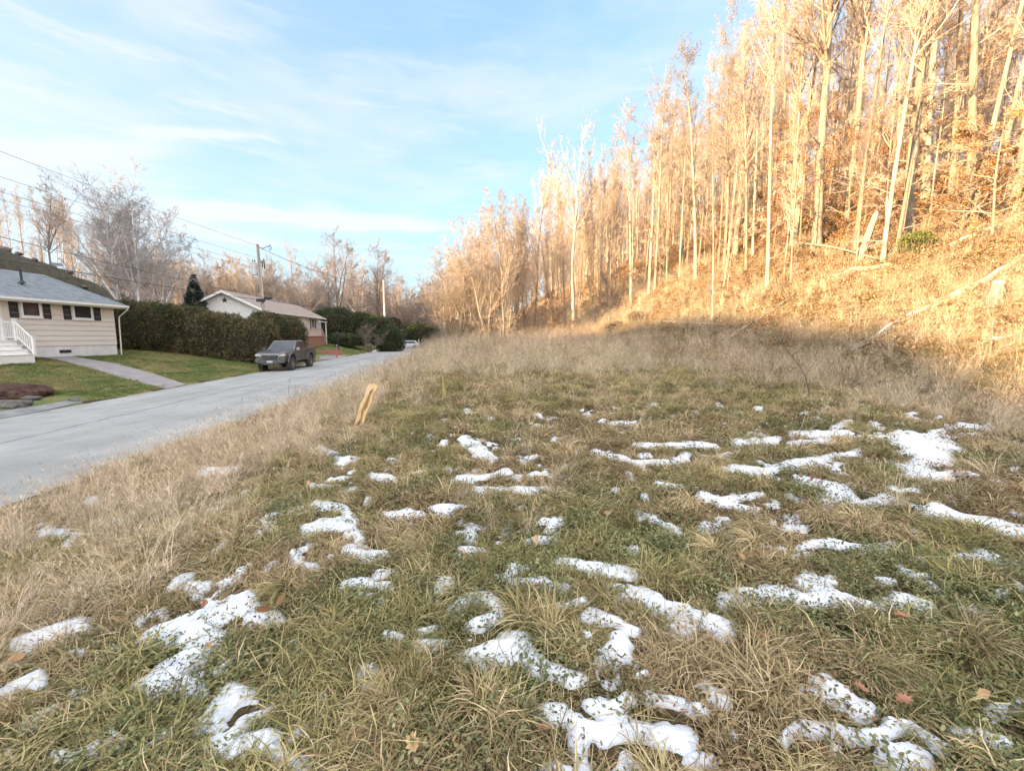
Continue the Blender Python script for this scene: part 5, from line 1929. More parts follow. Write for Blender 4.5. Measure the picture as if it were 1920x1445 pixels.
mb.tube([(0, 0, hh - 1.5), (.42, 0, hh - 1.45)], .03, 6).tube([(.42, 0, hh - 2.0), (.42, 0, hh - 1.2)], .05, 6).tube([(.25, 0, hh - 1.9), (.25, 0, hh - 1.35)], .05, 6)
mb.build('cutout_arm', MAT['black'], pr)
MB().box(-.35, .35, -.32, -.18, hh - 4.75, hh - 4.5).box(.15, .8, -.05, .1, hh - 4.55, hh - 4.35).build('splice_box', MAT['black'], pr)
MB().tube([(.13, -.08, hh - 1.5), (.14, -.08, 2.2)], .03, 6).build('conduit', MAT['palepole'], pr)
PX = pr.location.x

pz = at(719, 525, 76)
pole(pz.x, 76, pz.z, r=.2, mat='palepole', label='plain pale pole rising behind the dark round evergreen')
pz = at(832, 572, 70)
pole(pz.x, 70, pz.z, r=.17, mat='palepole', label='short pale utility pole at the bend where the road disappears')
pole(-22.9, -8.0, 9.4, label='wooden utility pole of the near end of the wires, out by the beige house')

WN = 0


def wire(a, b, sag, r, label):
    pts = []
    for i in range(25):
        t = i / 24
        p_ = Vector(a).lerp(Vector(b), t)
        p_.z -= sag * 4 * t * (1 - t)
        pts.append(p_)
    o = MB().tube(pts, r, 5).build('overhead_wire', MAT['wire'])
    return tag(o, label, 'wire', 'overhead wires along the road')


pt = pr.location.z + hh
for (y0_, z1, r, dx, lab) in ((322, pt - 0.15, .008, -.1, 'topmost thin overhead wire running to the top of the transformer pole'), (362, pt - 1.1, .008, -.3, 'second thin overhead wire from the top, over the birches'),
                              (392, pt - 1.75, .008, 0.1, 'third thin overhead wire from the top, just over the next'), (406, pt - 2.1, .008, .15, 'fourth thin overhead wire from the top, lowest of the thin ones'),
                              (470, pt - 4.35, .013, .1, 'upper of the two thick cables passing behind the beige roof ridge'), (504, pt - 4.6, .019, -.1, 'lowest thick black cable crossing the beige house roof')):
    u0 = -1.2308
    yh = 19.0
    zz = EYE + (632 - y0_) / FPX * yh
    A = Vector((PX + dx, 36, z1))
    Bx = PX + dx + 0.2
    yB = -8.0
    # sag so that the wire passes through the measured height at y = 19
    t = (36 - yh) / 44.0
    sag = 0.55
    zB = (zz + sag * 4 * t * (1 - t) - z1) / t + z1
    wire(A, (Bx, yB, zB), sag, r, lab)
for z_, lab in ((pt - .3, 'thin wire running from the transformer pole towards the far pale pole'), (pt - 4.5, 'thick cable running from the transformer pole past the white house roof')):
    wire((PX, 36, z_), (at(719, 530, 76).x, 76, at(719, 530, 76).z + (0 if z_ > 6 else -3.2)), 1.0, .02 if z_ > 6 else .03, lab)

# ------------------------------------------------------------------ pickup truck
MAT['paint'] = M('dusty bronze paint', (0.075, 0.073, 0.073), (0.115, 0.11, 0.106), 2.0, 0.27, 0.6, metal=0.45)
MAT['hood'] = MAT['paint']
MAT['trim'] = M('dark plastic', (0.055, 0.055, 0.058), (0.10, 0.10, 0.10), 6, 0.6, 0.35)
MAT['carglass'] = M('car glass', (0.02, 0.027, 0.035), (0.035, 0.045, 0.06), 2, 0.06, 0.35)
MAT['lamp'] = M('lamp lens', (0.34, 0.36, 0.38), (0.50, 0.52, 0.54), 8, 0.15, 0.6)
MAT['rim'] = M('dark rim', (0.16, 0.16, 0.165), (0.24, 0.24, 0.245), 6, 0.4, 0.5, metal=0.6)
MAT['amber'] = M('amber lens', (0.7, 0.28, 0.05), None, 6, 0.2, 0.5)
MAT['redlens'] = M('red lens', (0.40, 0.02, 0.02), None, 6, 0.2, 0.5)
MAT['chrome'] = M('dull chrome', (0.42, 0.42, 0.43), None, 6, 0.25, 0.6, metal=0.9)


def arc(cx, cz, r, a0, a1, n=10):
    return [(cx + r * math.cos(R(a0 + (a1 - a0) * i / n)), cz + r * math.sin(R(a0 + (a1 - a0) * i / n))) for i in range(n + 1)]


def lathe_x(mb, prof, cx, cy, cz, k=28):
    """profile of (x offset, radius) turned round the x axis"""
    vs = []
    for xo, r in prof:
        for j in range(k):
            a = 2 * PI * j / k
            vs.append((cx + xo, cy + r * math.cos(a), cz + r * math.sin(a)))
    fs = []
    n = len(prof)
    for i in range(n - 1):
        for j in range(k):
            fs.append((i * k + j, i * k + (j + 1) % k, (i + 1) * k + (j + 1) % k, (i + 1) * k + j))
    return mb.add(vs, fs)


def wheel(parent, sx, y, z, r, w, rimr, spokes=6, lugs=30):
    s = 1 if sx > 0 else -1
    root = bpy.data.objects.new('wheel', None)
    COL.objects.link(root)
    root.parent = parent
    mb = MB()
    lathe_x(mb, [(-w / 2 * s, rimr), (-w / 2 * s, r * .93), (-w * .38 * s, r), (w * .38 * s, r), (w / 2 * s, r * .93), (w / 2 * s, rimr + .02), (w * .42 * s, rimr)], sx, y, z, 40)
    if lugs:
        for j in range(lugs):
            a = 2 * PI * j / lugs
            for q in (-1, 1):
                a_ = a + q * .05
                c = Vector((sx + q * w * .27, y + r * math.cos(a_), z + r * math.sin(a_)))
                t = Vector((0, -math.sin(a_), math.cos(a_))) * .024
                n_ = Vector((0, math.cos(a_), math.sin(a_))) * .014
                x_ = Vector((w * .2, 0, 0))
                mb.add([c - x_ - t - n_, c + x_ - t - n_, c + x_ + t - n_, c - x_ + t - n_, c - x_ - t + n_, c + x_ - t + n_, c + x_ + t + n_, c - x_ + t + n_],
                       [(0, 3, 2, 1), (4, 5, 6, 7), (0, 1, 5, 4), (1, 2, 6, 5), (2, 3, 7, 6), (3, 0, 4, 7)])
    mb.build('tyre', MAT['rubber'], root)
    mb = MB()
    lathe_x(mb, [(w * .45 * s, rimr + .005), (w * .47 * s, rimr - .015), (w * .2 * s, rimr - .03)], sx, y, z, 32)
    lathe_x(mb, [(w * .40 * s, 0.001), (w * .42 * s, rimr * .28), (w * .3 * s, rimr * .32)], sx, y, z, 18)
    for j in range(spokes):
        a = 2 * PI * j / spokes + .2
        d = Vector((0, math.cos(a), math.sin(a)))
        t = Vector((0, -math.sin(a), math.cos(a)))
        c = Vector((sx, y, z))
        for (r0_, r1_, w0, w1) in ((rimr * .22, rimr * .97, .035, .055),):
            xo, xi = Vector((w * .38 * s, 0, 0)), Vector((w * .26 * s, 0, 0))
            q = [c + d * r0_ - t * w0, c + d * r0_ + t * w0, c + d * r1_ + t * w1, c + d * r1_ - t * w1]
            mb.add([v + xo for v in q] + [v + xi for v in q], [(0, 1, 2, 3), (4, 7, 6, 5), (0, 4, 5, 1), (1, 5, 6, 2), (2, 6, 7, 3), (3, 7, 4, 0)])
    mb.build('rim', MAT['rim'], root)
    mb = MB()
    lathe_x(mb, [(w * .1 * s, 0.001), (w * .1 * s, rimr - .02)], sx, y, z, 20)
    mb.build('brake_disc', MAT['black'], root)
    return root


def hull(zb, yb0, yb1, wb, zt, yt0, yt1, wt):
    return [(-wb, yb0, zb), (wb, yb0, zb), (wb, yb1, zb), (-wb, yb1, zb), (-wt, yt0, zt), (wt, yt0, zt), (wt, yt1, zt), (-wt, yt1, zt)]


def panel(a, b, c, d, poly, off, th=0.012):
    """polygon in the (u,v) frame of quad a(0,0) b(1,0) c(1,1) d(0,1), pushed out by off along the normal; with thickness"""
    a, b, c, d = map(Vector, (a, b, c, d))
    n = (b - a).cross(d - a).normalized()
    top = [(a * (1 - u) * (1 - v) + b * u * (1 - v) + c * u * v + d * (1 - u) * v) + n * off for u, v in poly]
    bot = [q - n * th for q in top]
    k = len(poly)
    return top + bot, [tuple(range(k)), tuple(range(2 * k - 1, k - 1, -1))] + [(i, k + i, k + (i + 1) % k, (i + 1) % k) for i in range(k)]


def make_truck():
    T = empty('pickup_truck', (0, 0, 0), 0, 'dusty dark bronze lifted crew-cab pickup truck parked facing us along the far side', 'pickup truck')
    fy, ry, wr = -1.65, 1.65, 0.43
    body = [(-2.50, .66)] + [(-2.57, .80), (-2.56, 1.02), (-2.46, 1.14), (-2.2, 1.20), (-0.98, 1.32), (1.14, 1.34), (1.14, .60)] + [(-1.05, .60)] + arc(fy, .50, .58, 12, 168, 12)
    mb = MB()
    mb.prism(body, 'x', -0.92, 0.92)
    bo = mb.build('body', MAT['paint'], T, bevel=.035, seg=3)
    # front taper
    for v in bo.data.vertices:
        if v.co.y < -1.9:
            v.co.x *= 1 - 0.10 * ((-1.9 - v.co.y) / .67) ** 1.5
        if v.co.z > 1.0:
            v.co.x *= 1 - 0.12 * (v.co.z - 1.0)
    bo.data.update()
    # bed
    bed = [(1.16, .60)] + arc(ry + .0, .50, .58, 148, 12, 12) + [(2.45, .70), (2.86, .72), (2.88, 1.36), (2.80, 1.39), (1.16, 1.39)]
    mb = MB()
    for s in (-1, 1):
        a, b = sorted((s * .84, s * .92))
        mb.prism(bed, 'x', a, b)
    mb.box(-.838, .838, 1.17, 1.24, .62, 1.36).box(-.838, .838, 1.241, 2.8, .70, .78)
    mb.build('bed', MAT['paint'], T, bevel=.02)
    MB().box(-.836, .836, 2.80, 2.88, .74, 1.39).build('tailgate', MAT['paint'], T, bevel=.02)
    MB().box(-.80, .80, 2.885, 3.02, .60, .74).build('rear_bumper', MAT['trim'], T, bevel=.02)
    # cab
    hv = hull(1.30, -1.02, 1.14, .875, 1.91, -0.22, .95, .71)
    hf = [(0, 3, 2, 1), (4, 5, 6, 7), (0, 1, 5, 4), (1, 2, 6, 5), (2, 3, 7, 6), (3, 0, 4, 7)]
    cb = MB().add(hv, hf).build('cab', MAT['paint'], T, bevel=.06, seg=3)
    for v in cb.data.vertices:
        if v.co.z > 1.8:
            v.co.z += 0.03 * (1 - (v.co.x / .75) ** 2)
    A = [Vector(q) for q in hv]
    v_, f_ = panel(A[0], A[1], A[5], A[4], [(.06, .05), (.94, .05), (.93, .90), (.07, .90)], .012)
    MB().add(v_, f_).build('windshield', MAT['carglass'], T, bevel=.004)
    v_, f_ = panel(A[2], A[3], A[7], A[6], [(.12, .2), (.88, .2), (.88, .85), (.12, .85)], .012)
    MB().add(v_, f_).build('rear_window', MAT['carglass'], T)
    for s in (1, -1):
        q = (A[1], A[2], A[6], A[5]) if s > 0 else (A[3], A[0], A[4], A[7])
        fw = [(.10, .06), (.47, .06), (.455, .88), (.12, .88)]
        rw = [(.515, .06), (.90, .06), (.87, .88), (.50, .88)]
        if s < 0:
            fw, rw = [(1 - a, b) for a, b in fw][::-1], [(1 - a, b) for a, b in rw][::-1]
        for w_ in (fw, rw):
            v_, f_ = panel(*q, w_, .012)
            MB().add(v_, f_).build('side_window', MAT['carglass'], T)
        mb = MB()
        x = s * .921
        for y_, z0_, z1_ in ((-.93, .66, 1.29), (.03, .64, 1.31), (.93, .66, 1.31)):
            mb.box(min(x, x + s * .004), max(x, x + s * .004), y_ - .007, y_ + .007, z0_, z1_)
        mb.box(min(x, x + s * .004), max(x, x + s * .004), -.93, .93, .655, .668)
        mb.build('door_seam', MAT['black'], T)
        for y_ in (-.10, .80):
            MB().box(min(s * .90, s * .945), max(s * .90, s * .945), y_ - .09, y_ + .06, 1.13, 1.165).build('door_handle', MAT['paint'], T, bevel=.008)
        mb = MB().add(*panel((s * .92, -.88, 1.30), (s * 1.12, -.84, 1.30), (s * 1.13, -.84, 1.47), (s * .97, -.88, 1.47), [(0, 0), (1, 0), (1, 1), (0, 1)], .05, .12))
        mb.tube([(s * .86, -.80, 1.30), (s * 1.0, -.82, 1.34)], .025, 6)
        mi_ = mb.build('side_mirror', MAT['chrome'] if s > 0 else MAT['trim'], T, bevel=.015)
        # fender flares
        for y_ in (fy, ry):
            ring = arc(y_, .50, .585, 4, 176, 14) + arc(y_, .50, .68, 176, 4, 14)
            a, b = sorted((s * .90, s * .985))
            MB().prism(ring, 'x', a, b).build('fender_flare', MAT['trim'] if False else MAT['paint'], T, bevel=.015)
            a, b = sorted((s * .45, s * .84))
            MB().prism(arc(y_, .50, .555, 0, 180, 12), 'x', a, b).build('wheel_well', MAT['black'], T)
            wheel(T, s * .84, y_, wr, wr, .27, .225)
        # lamps
        q = MB().prism([(s * .54, .97), (s * .86, .99), (s * .87, 1.08), (s * .80, 1.11), (s * .56, 1.06)], 'y', -2.585, -2.36)
        hl = q.build('headlight', MAT['lamp'], T, bevel=.01)
        MB().box(min(s * .80, s * .875), max(s * .80, s * .875), -2.52, -2.36, .99, 1.07).build('indicator', MAT['amber'], hl)
        MB().tube([(s * .72, -2.66, .76), (s * .72, -2.5, .76)], .05, 12).build('fog_lamp', MAT['lamp'], T)
        MB().box(min(s * .80, s * .925), max(s * .80, s * .925), 2.80, 2.9, 1.0, 1.32).build('tail_light', MAT['redlens'], T, bevel=.01)
    # bonnet bulge and scoop
    mb = MB()
    mb.add([(-.55, -2.30, 1.185), (.55, -2.30, 1.185), (.62, -1.02, 1.315), (-.62, -1.02, 1.315), (-.45, -2.2, 1.225), (.45, -2.2, 1.225), (.5, -1.05, 1.355), (-.5, -1.05, 1.355)], hf)
    hd = mb.build('hood', MAT['paint'], T, bevel=.012)
    MB().add([(-.26, -1.75, 1.27), (.26, -1.75, 1.27), (.26, -1.2, 1.33), (-.26, -1.2, 1.33), (-.22, -1.72, 1.34), (.22, -1.72, 1.34), (.22, -1.2, 1.36), (-.22, -1.2, 1.36)], hf).build('hood_scoop', MAT['trim'], hd, bevel=.008)
    # grille
    sur = [(-.56, .90), (-.44, .72), (.44, .72), (.56, .90), (.50, 1.09), (-.50, 1.09)]
    g = MB().prism(sur, 'y', -2.615, -2.5).build('grille', MAT['chrome'], T, bevel=.02)
    inn = [(x * .88, .905 + (z - .905) * .82) for x, z in sur]
    MB().prism(inn, 'y', -2.632, -2.6).build('grille_mesh', MAT['black'], g)
    mb = MB()
    for k in range(6):
        z = .78 + k * .05
        mb.box(-.43 + abs(z - .9) * .25, .43 - abs(z - .9) * .25, -2.641, -2.634, z - .006, z + .006)
    mb.box(-.45, .45, -2.65, -2.636, .955, .975)
    mb.build('grille_bars', MAT['trim'], g)
    cu = bpy.data.curves.new('lettering', 'FONT')
    cu.body = 'TOYOTA'
    cu.size = .15
    cu.extrude = .008
    cu.align_x = 'CENTER'
    cu.space_character = 1.15
    lt = bpy.data.objects.new('lettering', cu)
    COL.objects.link(lt)
    bpy.context.view_layer.update()
    me = bpy.data.meshes.new_from_object(lt)
    bpy.data.objects.remove(lt)
    lo = link('lettering', me, g, [MAT['chrome']])
    lo.location = (0, -2.655, .93)
    lo.rotation_euler = (PI / 2, 0, 0)
    lo.scale = (1.15, .75, 1)
    # bumper
    mb = MB().prism([(-.86, .66), (-.80, .56), (.80, .56), (.86, .66), (.84, .80), (.60, .84), (.45, .71), (-.45, .71), (-.60, .84), (-.84, .80)], 'y', -2.68, -2.45)
    mb.build('front_bumper', MAT['trim'], T, bevel=.02)
    MB().box(-.55, .55, -2.62, -2.3, .44, .56).build('skid_plate', MAT['trim'], T, bevel=.02)
    MB().box(-.17, .17, -2.70, -2.682, .58, .70).build('licence_plate', MAT['lamp'], T)
    mb = MB().box(-.5, .5, -2.1, 2.7, .38, .60)
    for y_ in (fy, ry):
        mb.tube([(-.8, y_, wr), (.8, y_, wr)], .06, 8)
    mb.tube([(.75, -.9, .48), (.75, .9, .48)], .035, 6).tube([(-.75, -.9, .48), (-.75, .9, .48)], .035, 6)
    mb.build('chassis', MAT['black'], T)
    MB().tube([(.35, -.1, 1.93), (.36, 0.0, 1.97)], .03, 6).build('antenna', MAT['black'], T)
    return T


TR = make_truck()
ry_ = 29.3
xr0 = -12.13
TR.location = (xr0 - ROADX * ry_, ry_, -0.69)
TR.rotation_euler = (0, 0, R(7.2))
TR.scale = (1.04, 1.04, 1.04)


def make_car(label, paint, L=4.4, hatch=True):
    T = empty('parked_car', (0, 0, 0), 0, label, 'car')
    h = L / 2
    body = [(-h + .05, .32), (-h, .5), (-h + .02, .68), (-h + .3, .80), (-h + 1.1, .92), (h - .25, .96), (h - .02, .88), (h, .5), (h - .06, .32)] + [(y, z) for y, z in arc(h - .85, .31, .36, 0, 180, 8)] + [(y, z) for y, z in arc(-h + .85, .31, .36, 0, 180, 8)]
    MB().prism(body, 'x', -.86, .86).build('body', paint, T, bevel=.05, seg=3)
    hv = hull(.90, -h + 1.0, h - (.15 if hatch else .9), .80, 1.45, -h + 1.75, h - (.7 if hatch else 1.5), .62)
    hf = [(0, 3, 2, 1), (4, 5, 6, 7), (0, 1, 5, 4), (1, 2, 6, 5), (2, 3, 7, 6), (3, 0, 4, 7)]
    MB().add(hv, hf).build('cabin', paint, T, bevel=.05, seg=3)
    A = [Vector(q) for q in hv]
    for q, pl in (((A[0], A[1], A[5], A[4]), [(.06, .08), (.94, .08), (.93, .9), (.07, .9)]), ((A[2], A[3], A[7], A[6]), [(.08, .12), (.92, .12), (.9, .9), (.1, .9)]),
                  ((A[1], A[2], A[6], A[5]), [(.07, .1), (.93, .1), (.9, .88), (.1, .88)]), ((A[3], A[0], A[4], A[7]), [(.07, .1), (.93, .1), (.9, .88), (.1, .88)])):
        v_, f_ = panel(*q, pl, .012)
        MB().add(v_, f_).build('window', MAT['carglass'], T)
    for s in (-1, 1):
        for y_ in (-h + .85, h - .85):
            wheel(T, s * .76, y_, .31, .31, .2, .2, lugs=0)
        MB().box(min(s * .5, s * .82), max(s * .5, s * .82), -h - .01, -h + .12, .6, .74).build('headlight', MAT['lamp'], T, bevel=.02)
        MB().box(min(s * .55, s * .83), max(s * .55, s * .83), h - .12, h + .01, .65, .85).build('tail_light', MAT['redlens'], T, bevel=.02)
    return T


c = make_car('silver hatchback parked beside the dark evergreen beyond the far lawn', MAT['silver'])
p_ = at(762, 640, 76)
c.location = (p_.x, 76, Hs(p_.x, 76) + .05)
c.rotation_euler = (0, 0, R(-68))
c = make_car('dark blue car half hidden behind the roadside grass at the bend', MAT['navy'])
p_ = at(799, 641, 82)
c.location = (p_.x, 82, Hs(p_.x, 82) + .05)
c.rotation_euler = (0, 0, R(-35))
c = make_car('pale car parked up on the dark slope behind the beige house', MAT['silver'])
p_ = at(105, 492, 50)
c.location = (p_.x, 50, Hs(p_.x, 50) + .05)
c.rotation_euler = (0, 0, R(48))
c.location.z -= .35
c.scale = (.85, .85, .85)

# ------------------------------------------------------------------ small roadside things
q = at(631, 672, 43.5)
mbx = empty('mailbox', (q.x, 43.5, Hs(q.x, 43.5)), R(7), 'black mailbox on a reddish wooden post beside the far driveway', 'mailbox')
MB().box(-.06, .06, -.06, .06, -.3, 1.15).build('post', M('red brown post', (0.30, 0.12, 0.08), (0.36, 0.17, 0.12), 6, .8, .2), mbx)
b_ = [(-.1, 1.16), (.1, 1.16)] + [(.1 * math.cos(R(a)), 1.27 + .1 * math.sin(R(a))) for a in range(0, 181, 20)]
MB().prism(b_, 'y', -.25, .25).build('box', MAT['black'], mbx).rotation_euler = (0, 0, R(90))
MB().box(.10, .13, -.1, -.05, 1.2, 1.4).build('flag', MAT['whitepaint'], mbx)
q = at(635, 655, 50)
lp_ = empty('lamp_post', (q.x, 50, Hs(q.x, 50)), 0, 'slim black lamp post on the lawn behind the mailbox', 'lamp post')
MB().tube([(0, 0, -.3), (0, 0, 2.0)], .05, 8).tube([(0, 0, 0), (0, 0, .25)], .09, 8).build('post', MAT['black'], lp_)
ln_ = MB().tube([(0, 0, 2.0), (0, 0, 2.35)], [.09, .15], 6).tube([(0, 0, 2.35), (0, 0, 2.5)], [.19, .03], 6).build('lantern', MAT['black'], lp_)
q = at(785, 643, 66)
MBp = empty('marker_post', (q.x, 66, Hs(q.x, 66)), 0, 'thin pale post on the far verge between the two parked cars', 'post')
MB().tube([(0, 0, -.3), (0, 0, 1.75)], .06, 8).tube([(0, 0, 1.75), (0, 0, 1.85)], [.07, .04], 8).build('post', MAT['palepole'], MBp)
q = at(857, 640, 58)
sg_ = empty('road_sign', (q.x, 58, Hs(q.x, 58)), R(5), 'small white rectangular road sign on a post at the bend', 'sign')
MB().tube([(0, 0, -.3), (0, 0, 2.6)], .035, 8).build('post', MAT['metal'], sg_)
MB().box(-.23, .23, -.05, -.036, 1.95, 2.6).build('sign_panel', MAT['whitepaint'], sg_, bevel=.01)
q = at(842, 632, 88)
sh = empty('porch_shelter', (q.x, 88, EYE - .9), R(8), 'small dark roofed structure with white posts seen under the trees at the bend', 'shelter')
MB().prism([(-1.7, 2.1), (1.7, 2.1), (1.3, 2.6), (-1.3, 2.6)], 'y', -1.2, 1.2).build('roof', MAT['shutter'], sh)
for x_ in (-1.3, -.2, 1.2):
    MB().box(x_ - .09, x_ + .09, -1.0, -.82, -.6, 2.1).build('post', MAT['whitepaint'], sh)
MB().box(-1.4, 1.4, -.75, -.65, -.5, .7).build('panel', MAT['whitesiding'], sh)


def rock(name, loc, size, label, seed, mat='rock', flat=0.6):
    bm = bmesh.new()
    bmesh.ops.create_icosphere(bm, subdivisions=3, radius=1)
    rs_ = random.Random(seed)
    off = Vector((rs_.uniform(0, 50), rs_.uniform(0, 50), 0))
    from mathutils import noise as mn
    for v in bm.verts:
        n_ = mn.noise(v.co * 1.1 + off) * .45 + mn.noise(v.co * 3 + off) * .12
        v.co *= 1 + n_
        v.co.x *= size
        v.co.y *= size * rs_.uniform(.7, .75)
        v.co.z *= size * flat
    me = bpy.data.meshes.new(name)
    bm.to_mesh(me)
    bm.free()
    o = link(name, me, None, [MAT[mat]])
    o.location = loc
    o.rotation_euler = (0, 0, rs_.uniform(0, 6))
    return tag(o, label, 'rock')


q = at(701, 644, 60)
rock('rock', (q.x, 60, Hs(q.x, 60) + .1), .42, 'small white rock at the foot of the bare round bush', 1, 'whitepaint')
# mulch bed in the lawn corner with its edging stones
q = gpt(22, 742)
bm = bmesh.new()
bmesh.ops.create_icosphere(bm, subdivisions=5, radius=1)
from mathutils import noise as mnoise
for v in bm.verts:
    n_ = mnoise.noise(v.co * 2.2) * .14 + mnoise.noise(v.co * 9) * .05
    v.co *= 1 + n_
    v.co.x *= 1.35
    v.co.y *= 1.15
    v.co.z *= .38
me = bpy.data.meshes.new('mulch_bed')
bm.to_mesh(me)
bm.free()
mbd = link('mulch_bed', me, None, [MAT['mulch']])
mbd.location = (q.x - .55, q.y + .1, q.z + .02)
tag(mbd, 'mound of dark reddish mulch at the near left corner of the lawn', 'mulch bed')
for i, (px, py, s_) in enumerate(((8, 762, .28), (24, 764, .30), (44, 760, .25), (58, 750, .22), (-12, 760, .28), (66, 738, .16), (140, 752, .16))):
    g = gpt(px, py)
    rock('edging_stone', (g.x, g.y, g.z + .05), s_, ('flat dark stone edging the mulch bed, ' + ('first', 'second', 'third', 'fourth', 'outermost', 'last')[i] + ' along its rim') if i < 6 else 'small dark stone lying at the lawn edge by the gutter', 40 + i, flat=.45)
for i, (px, py, Y, s_) in enumerate(((35, 500, 46, 1.3), (62, 505, 45, .9), (150, 520, 43, .9), (90, 522, 43, .7), (20, 520, 44, .8), (120, 505, 46, .8), (175, 535, 42, .7))):
    x = (px - 960) / FPX * Y
    rock('boulder', (x, Y, Hs(x, Y) + .15), s_ * .42, 'grey boulder on the dark slope above the beige roof, ' + ('large and leftmost', 'second from the left', 'nearest the birches but one', 'low beside the roof ridge', 'at the left edge', 'below the pale car', 'closest to the birches')[i], 60 + i)

# yellow weathered board standing in the roadside grass
b0, b1 = gpt(668, 800, -0.08), None
Yb = b0.y
tp = at(697, 718, Yb - 0.1)
rt = empty('wooden_board', b0, 0, 'broken yellow weathered board leaning right in the roadside grass', 'board')
d_ = tp - b0
hl_ = d_.length
prof = [(-.085, 0), (.085, 0), (.10, .18), (.075, .42), (.105, .55), (.09, .80), (.10, .87), (.12, .93), (.075, .97), (.06, 1.02), (.03, .955), (.0, .985), (-.03, .93), (-.055, .96), (-.085, .88), (-.075, .66), (-.10, .5), (-.08, .3)]
prof = [(a * hl_ * 0.92, b * hl_) for a, b in prof]
MB().prism(prof, 'y', -.022, .022).build('board', MAT['plank'], rt, bevel=.0015)
MB().prism([(-.02, .04), (.035, .2), (.012, .40), (.05, .52), (.03, .74), (.045, .9), (.0, .82), (-.015, .6), (-.035, .42), (.0, .28), (-.03, .12)], 'y', -.026, -.0225).build('rot_groove', MAT['wooddark'], rt).scale = (hl_, 1, hl_)
rt.rotation_euler = (0, math.atan2(d_.x, d_.z), 0)
# short mossy stake
g = gpt(833, 752)
st_ = empty('stake', g, R(20), 'short mossy snapped stake standing in the tall grass', 'stake')
mst = M('mossy wood', (0.24, 0.22, 0.08), (0.38, 0.33, 0.13), 9, .95, .1, .6, 30)
t_ = at(833, 708, g.y).z - g.z
MB().add([(-.045, -.02, -.1), (.045, -.02, -.1), (.04, .02, -.1), (-.04, .02, -.1), (-.045, -.02, t_ * .6), (.035, -.02, t_ * .45), (.03, .02, t_ * .42), (-.035, .02, t_ * .62), (-.04, 0, t_), (-.02, 0, t_ * .98)],
         [(0, 1, 5, 4), (1, 2, 6, 5), (2, 3, 7, 6), (3, 0, 4, 7), (4, 5, 9, 8), (5, 6, 9), (6, 7, 8, 9), (7, 4, 8)]).build('stake', mst, st_)


# fallen trunks and branches on the slope
def log(pl, r, label, mat='bark', snow=None, name='fallen_log', up=.12, cat='log', branches=0):
    pts = [gpt(px, py, up) for px, py in pl]
    fine = []
    for a, b in zip(pts[:-1], pts[1:]):
        for i in range(4):
            fine.append(a.lerp(b, i / 4))
    fine.append(pts[-1])
    rs_ = random.Random(len(label))
    fine = [p_ + Vector((rs_.uniform(-1, 1), rs_.uniform(-1, 1), rs_.uniform(-1, 1))) * r * .25 for p_ in fine]
    base = fine[0].copy()
    loc_ = [p_ - base for p_ in fine]
    n_ = len(loc_)
    mb = MB().tube(loc_, [r * (1 - .45 * i / n_) for i in range(n_)], 9)
    for b in range(branches):
        i = rs_.randrange(1, n_ - 1)
        d = Vector((rs_.uniform(-1, 1), rs_.uniform(-1, .2), rs_.uniform(.1, .9))).normalized()
        L_ = rs_.uniform(.5, 1.4)
        mb.tube([loc_[i], loc_[i] + d * L_ * .5, loc_[i] + d * L_ + Vector((0, 0, rs_.uniform(-.2, .2)))], [r * .35, r * .25, r * .1], 5)
    root = empty(name, base, 0, label, cat)
    mb.build('trunk', MAT[mat], root)
    if snow:
        for a, b in snow:
            seg = loc_[int(a * (n_ - 1)):int(b * (n_ - 1)) + 1]
            if len(seg) > 1:
                MB().tube([p_ + Vector((0, 0, r * .62)) for p_ in seg], [r * .2] + [r * .42] * (len(seg) - 2) + [r * .2], 8).build('snow_cover', MAT['snow'], root, smoothf=True)
    return root


log([(1352, 652), (1400, 618), (1445, 590), (1482, 563)], .09, 'long straight fallen trunk lying diagonally across the shaded grass of the slope', up=.18)
log([(1592, 668), (1640, 640), (1680, 612), (1730, 590), (1778, 570)], .10, 'fallen trunk with snow on top, low on the slope at the right', snow=[(.25, .5), (.6, .85)], up=.16)
log([(1780, 568), (1830, 545), (1872, 522), (1925, 486)], .12, 'long snowy fallen trunk running up to the right edge of the view', snow=[(.0, .2), (.45, .8)], up=.2)
log([(1552, 528), (1600, 512), (1668, 500)], .16, 'fallen snow-dusted log at the foot of the slim clump of trunks', snow=[(.3, .7)], up=.1)
log([(1243, 606), (1290, 608), (1358, 613)], .07, 'short thin fallen branch lying level in the shaded grass', up=.12, branches=4)
log([(1100, 578), (1150, 552), (1196, 530)], .06, 'thin fallen pole lying up the left foot of the slope', up=.12)
log([(1830, 652), (1880, 642), (1930, 632)], .07, 'thin branch with a little snow near the right edge below the logs', snow=[(.3, .6)], branches=3)
log([(1780, 470), (1850, 440), (1925, 405)], .14, 'higher fallen trunk near the right edge under the standing trees', snow=[(.1, .4)], up=.15)
log([(1490, 470), (1560, 480), (1640, 505)], .05, 'thin pale pole fallen across in front of the stout trunk', up=.5)
# stump and leaning snag
g = gpt(1862, 575)
sr = empty('tree_stump', g, 0, 'dark broken stump with snow on top beside the snowy fallen trunk', 'stump')
MB().tube([(0, 0, -.3), (0, 0, .3), (.05, 0, .7)], [.22, .17, .14], 9).build('trunk', MAT['darkbark'], sr)
MB().tube([(.05, 0, .68), (.05, 0, .76)], [.15, .08], 9).build('snow_cover', MAT['snow'], sr, smoothf=True)
g = gpt(1608, 492)
sn = empty('broken_trunk', g, 0, 'short broken pale trunk leaning right in front of the wood', 'tree trunk')
t_ = at(1645, 395, g.y) - g
MB().tube([(0, 0, -.3), t_ * .5, t_ * .92, t_], [.17, .15, .12, .04], 9).build('trunk', MAT['bark'], sn)


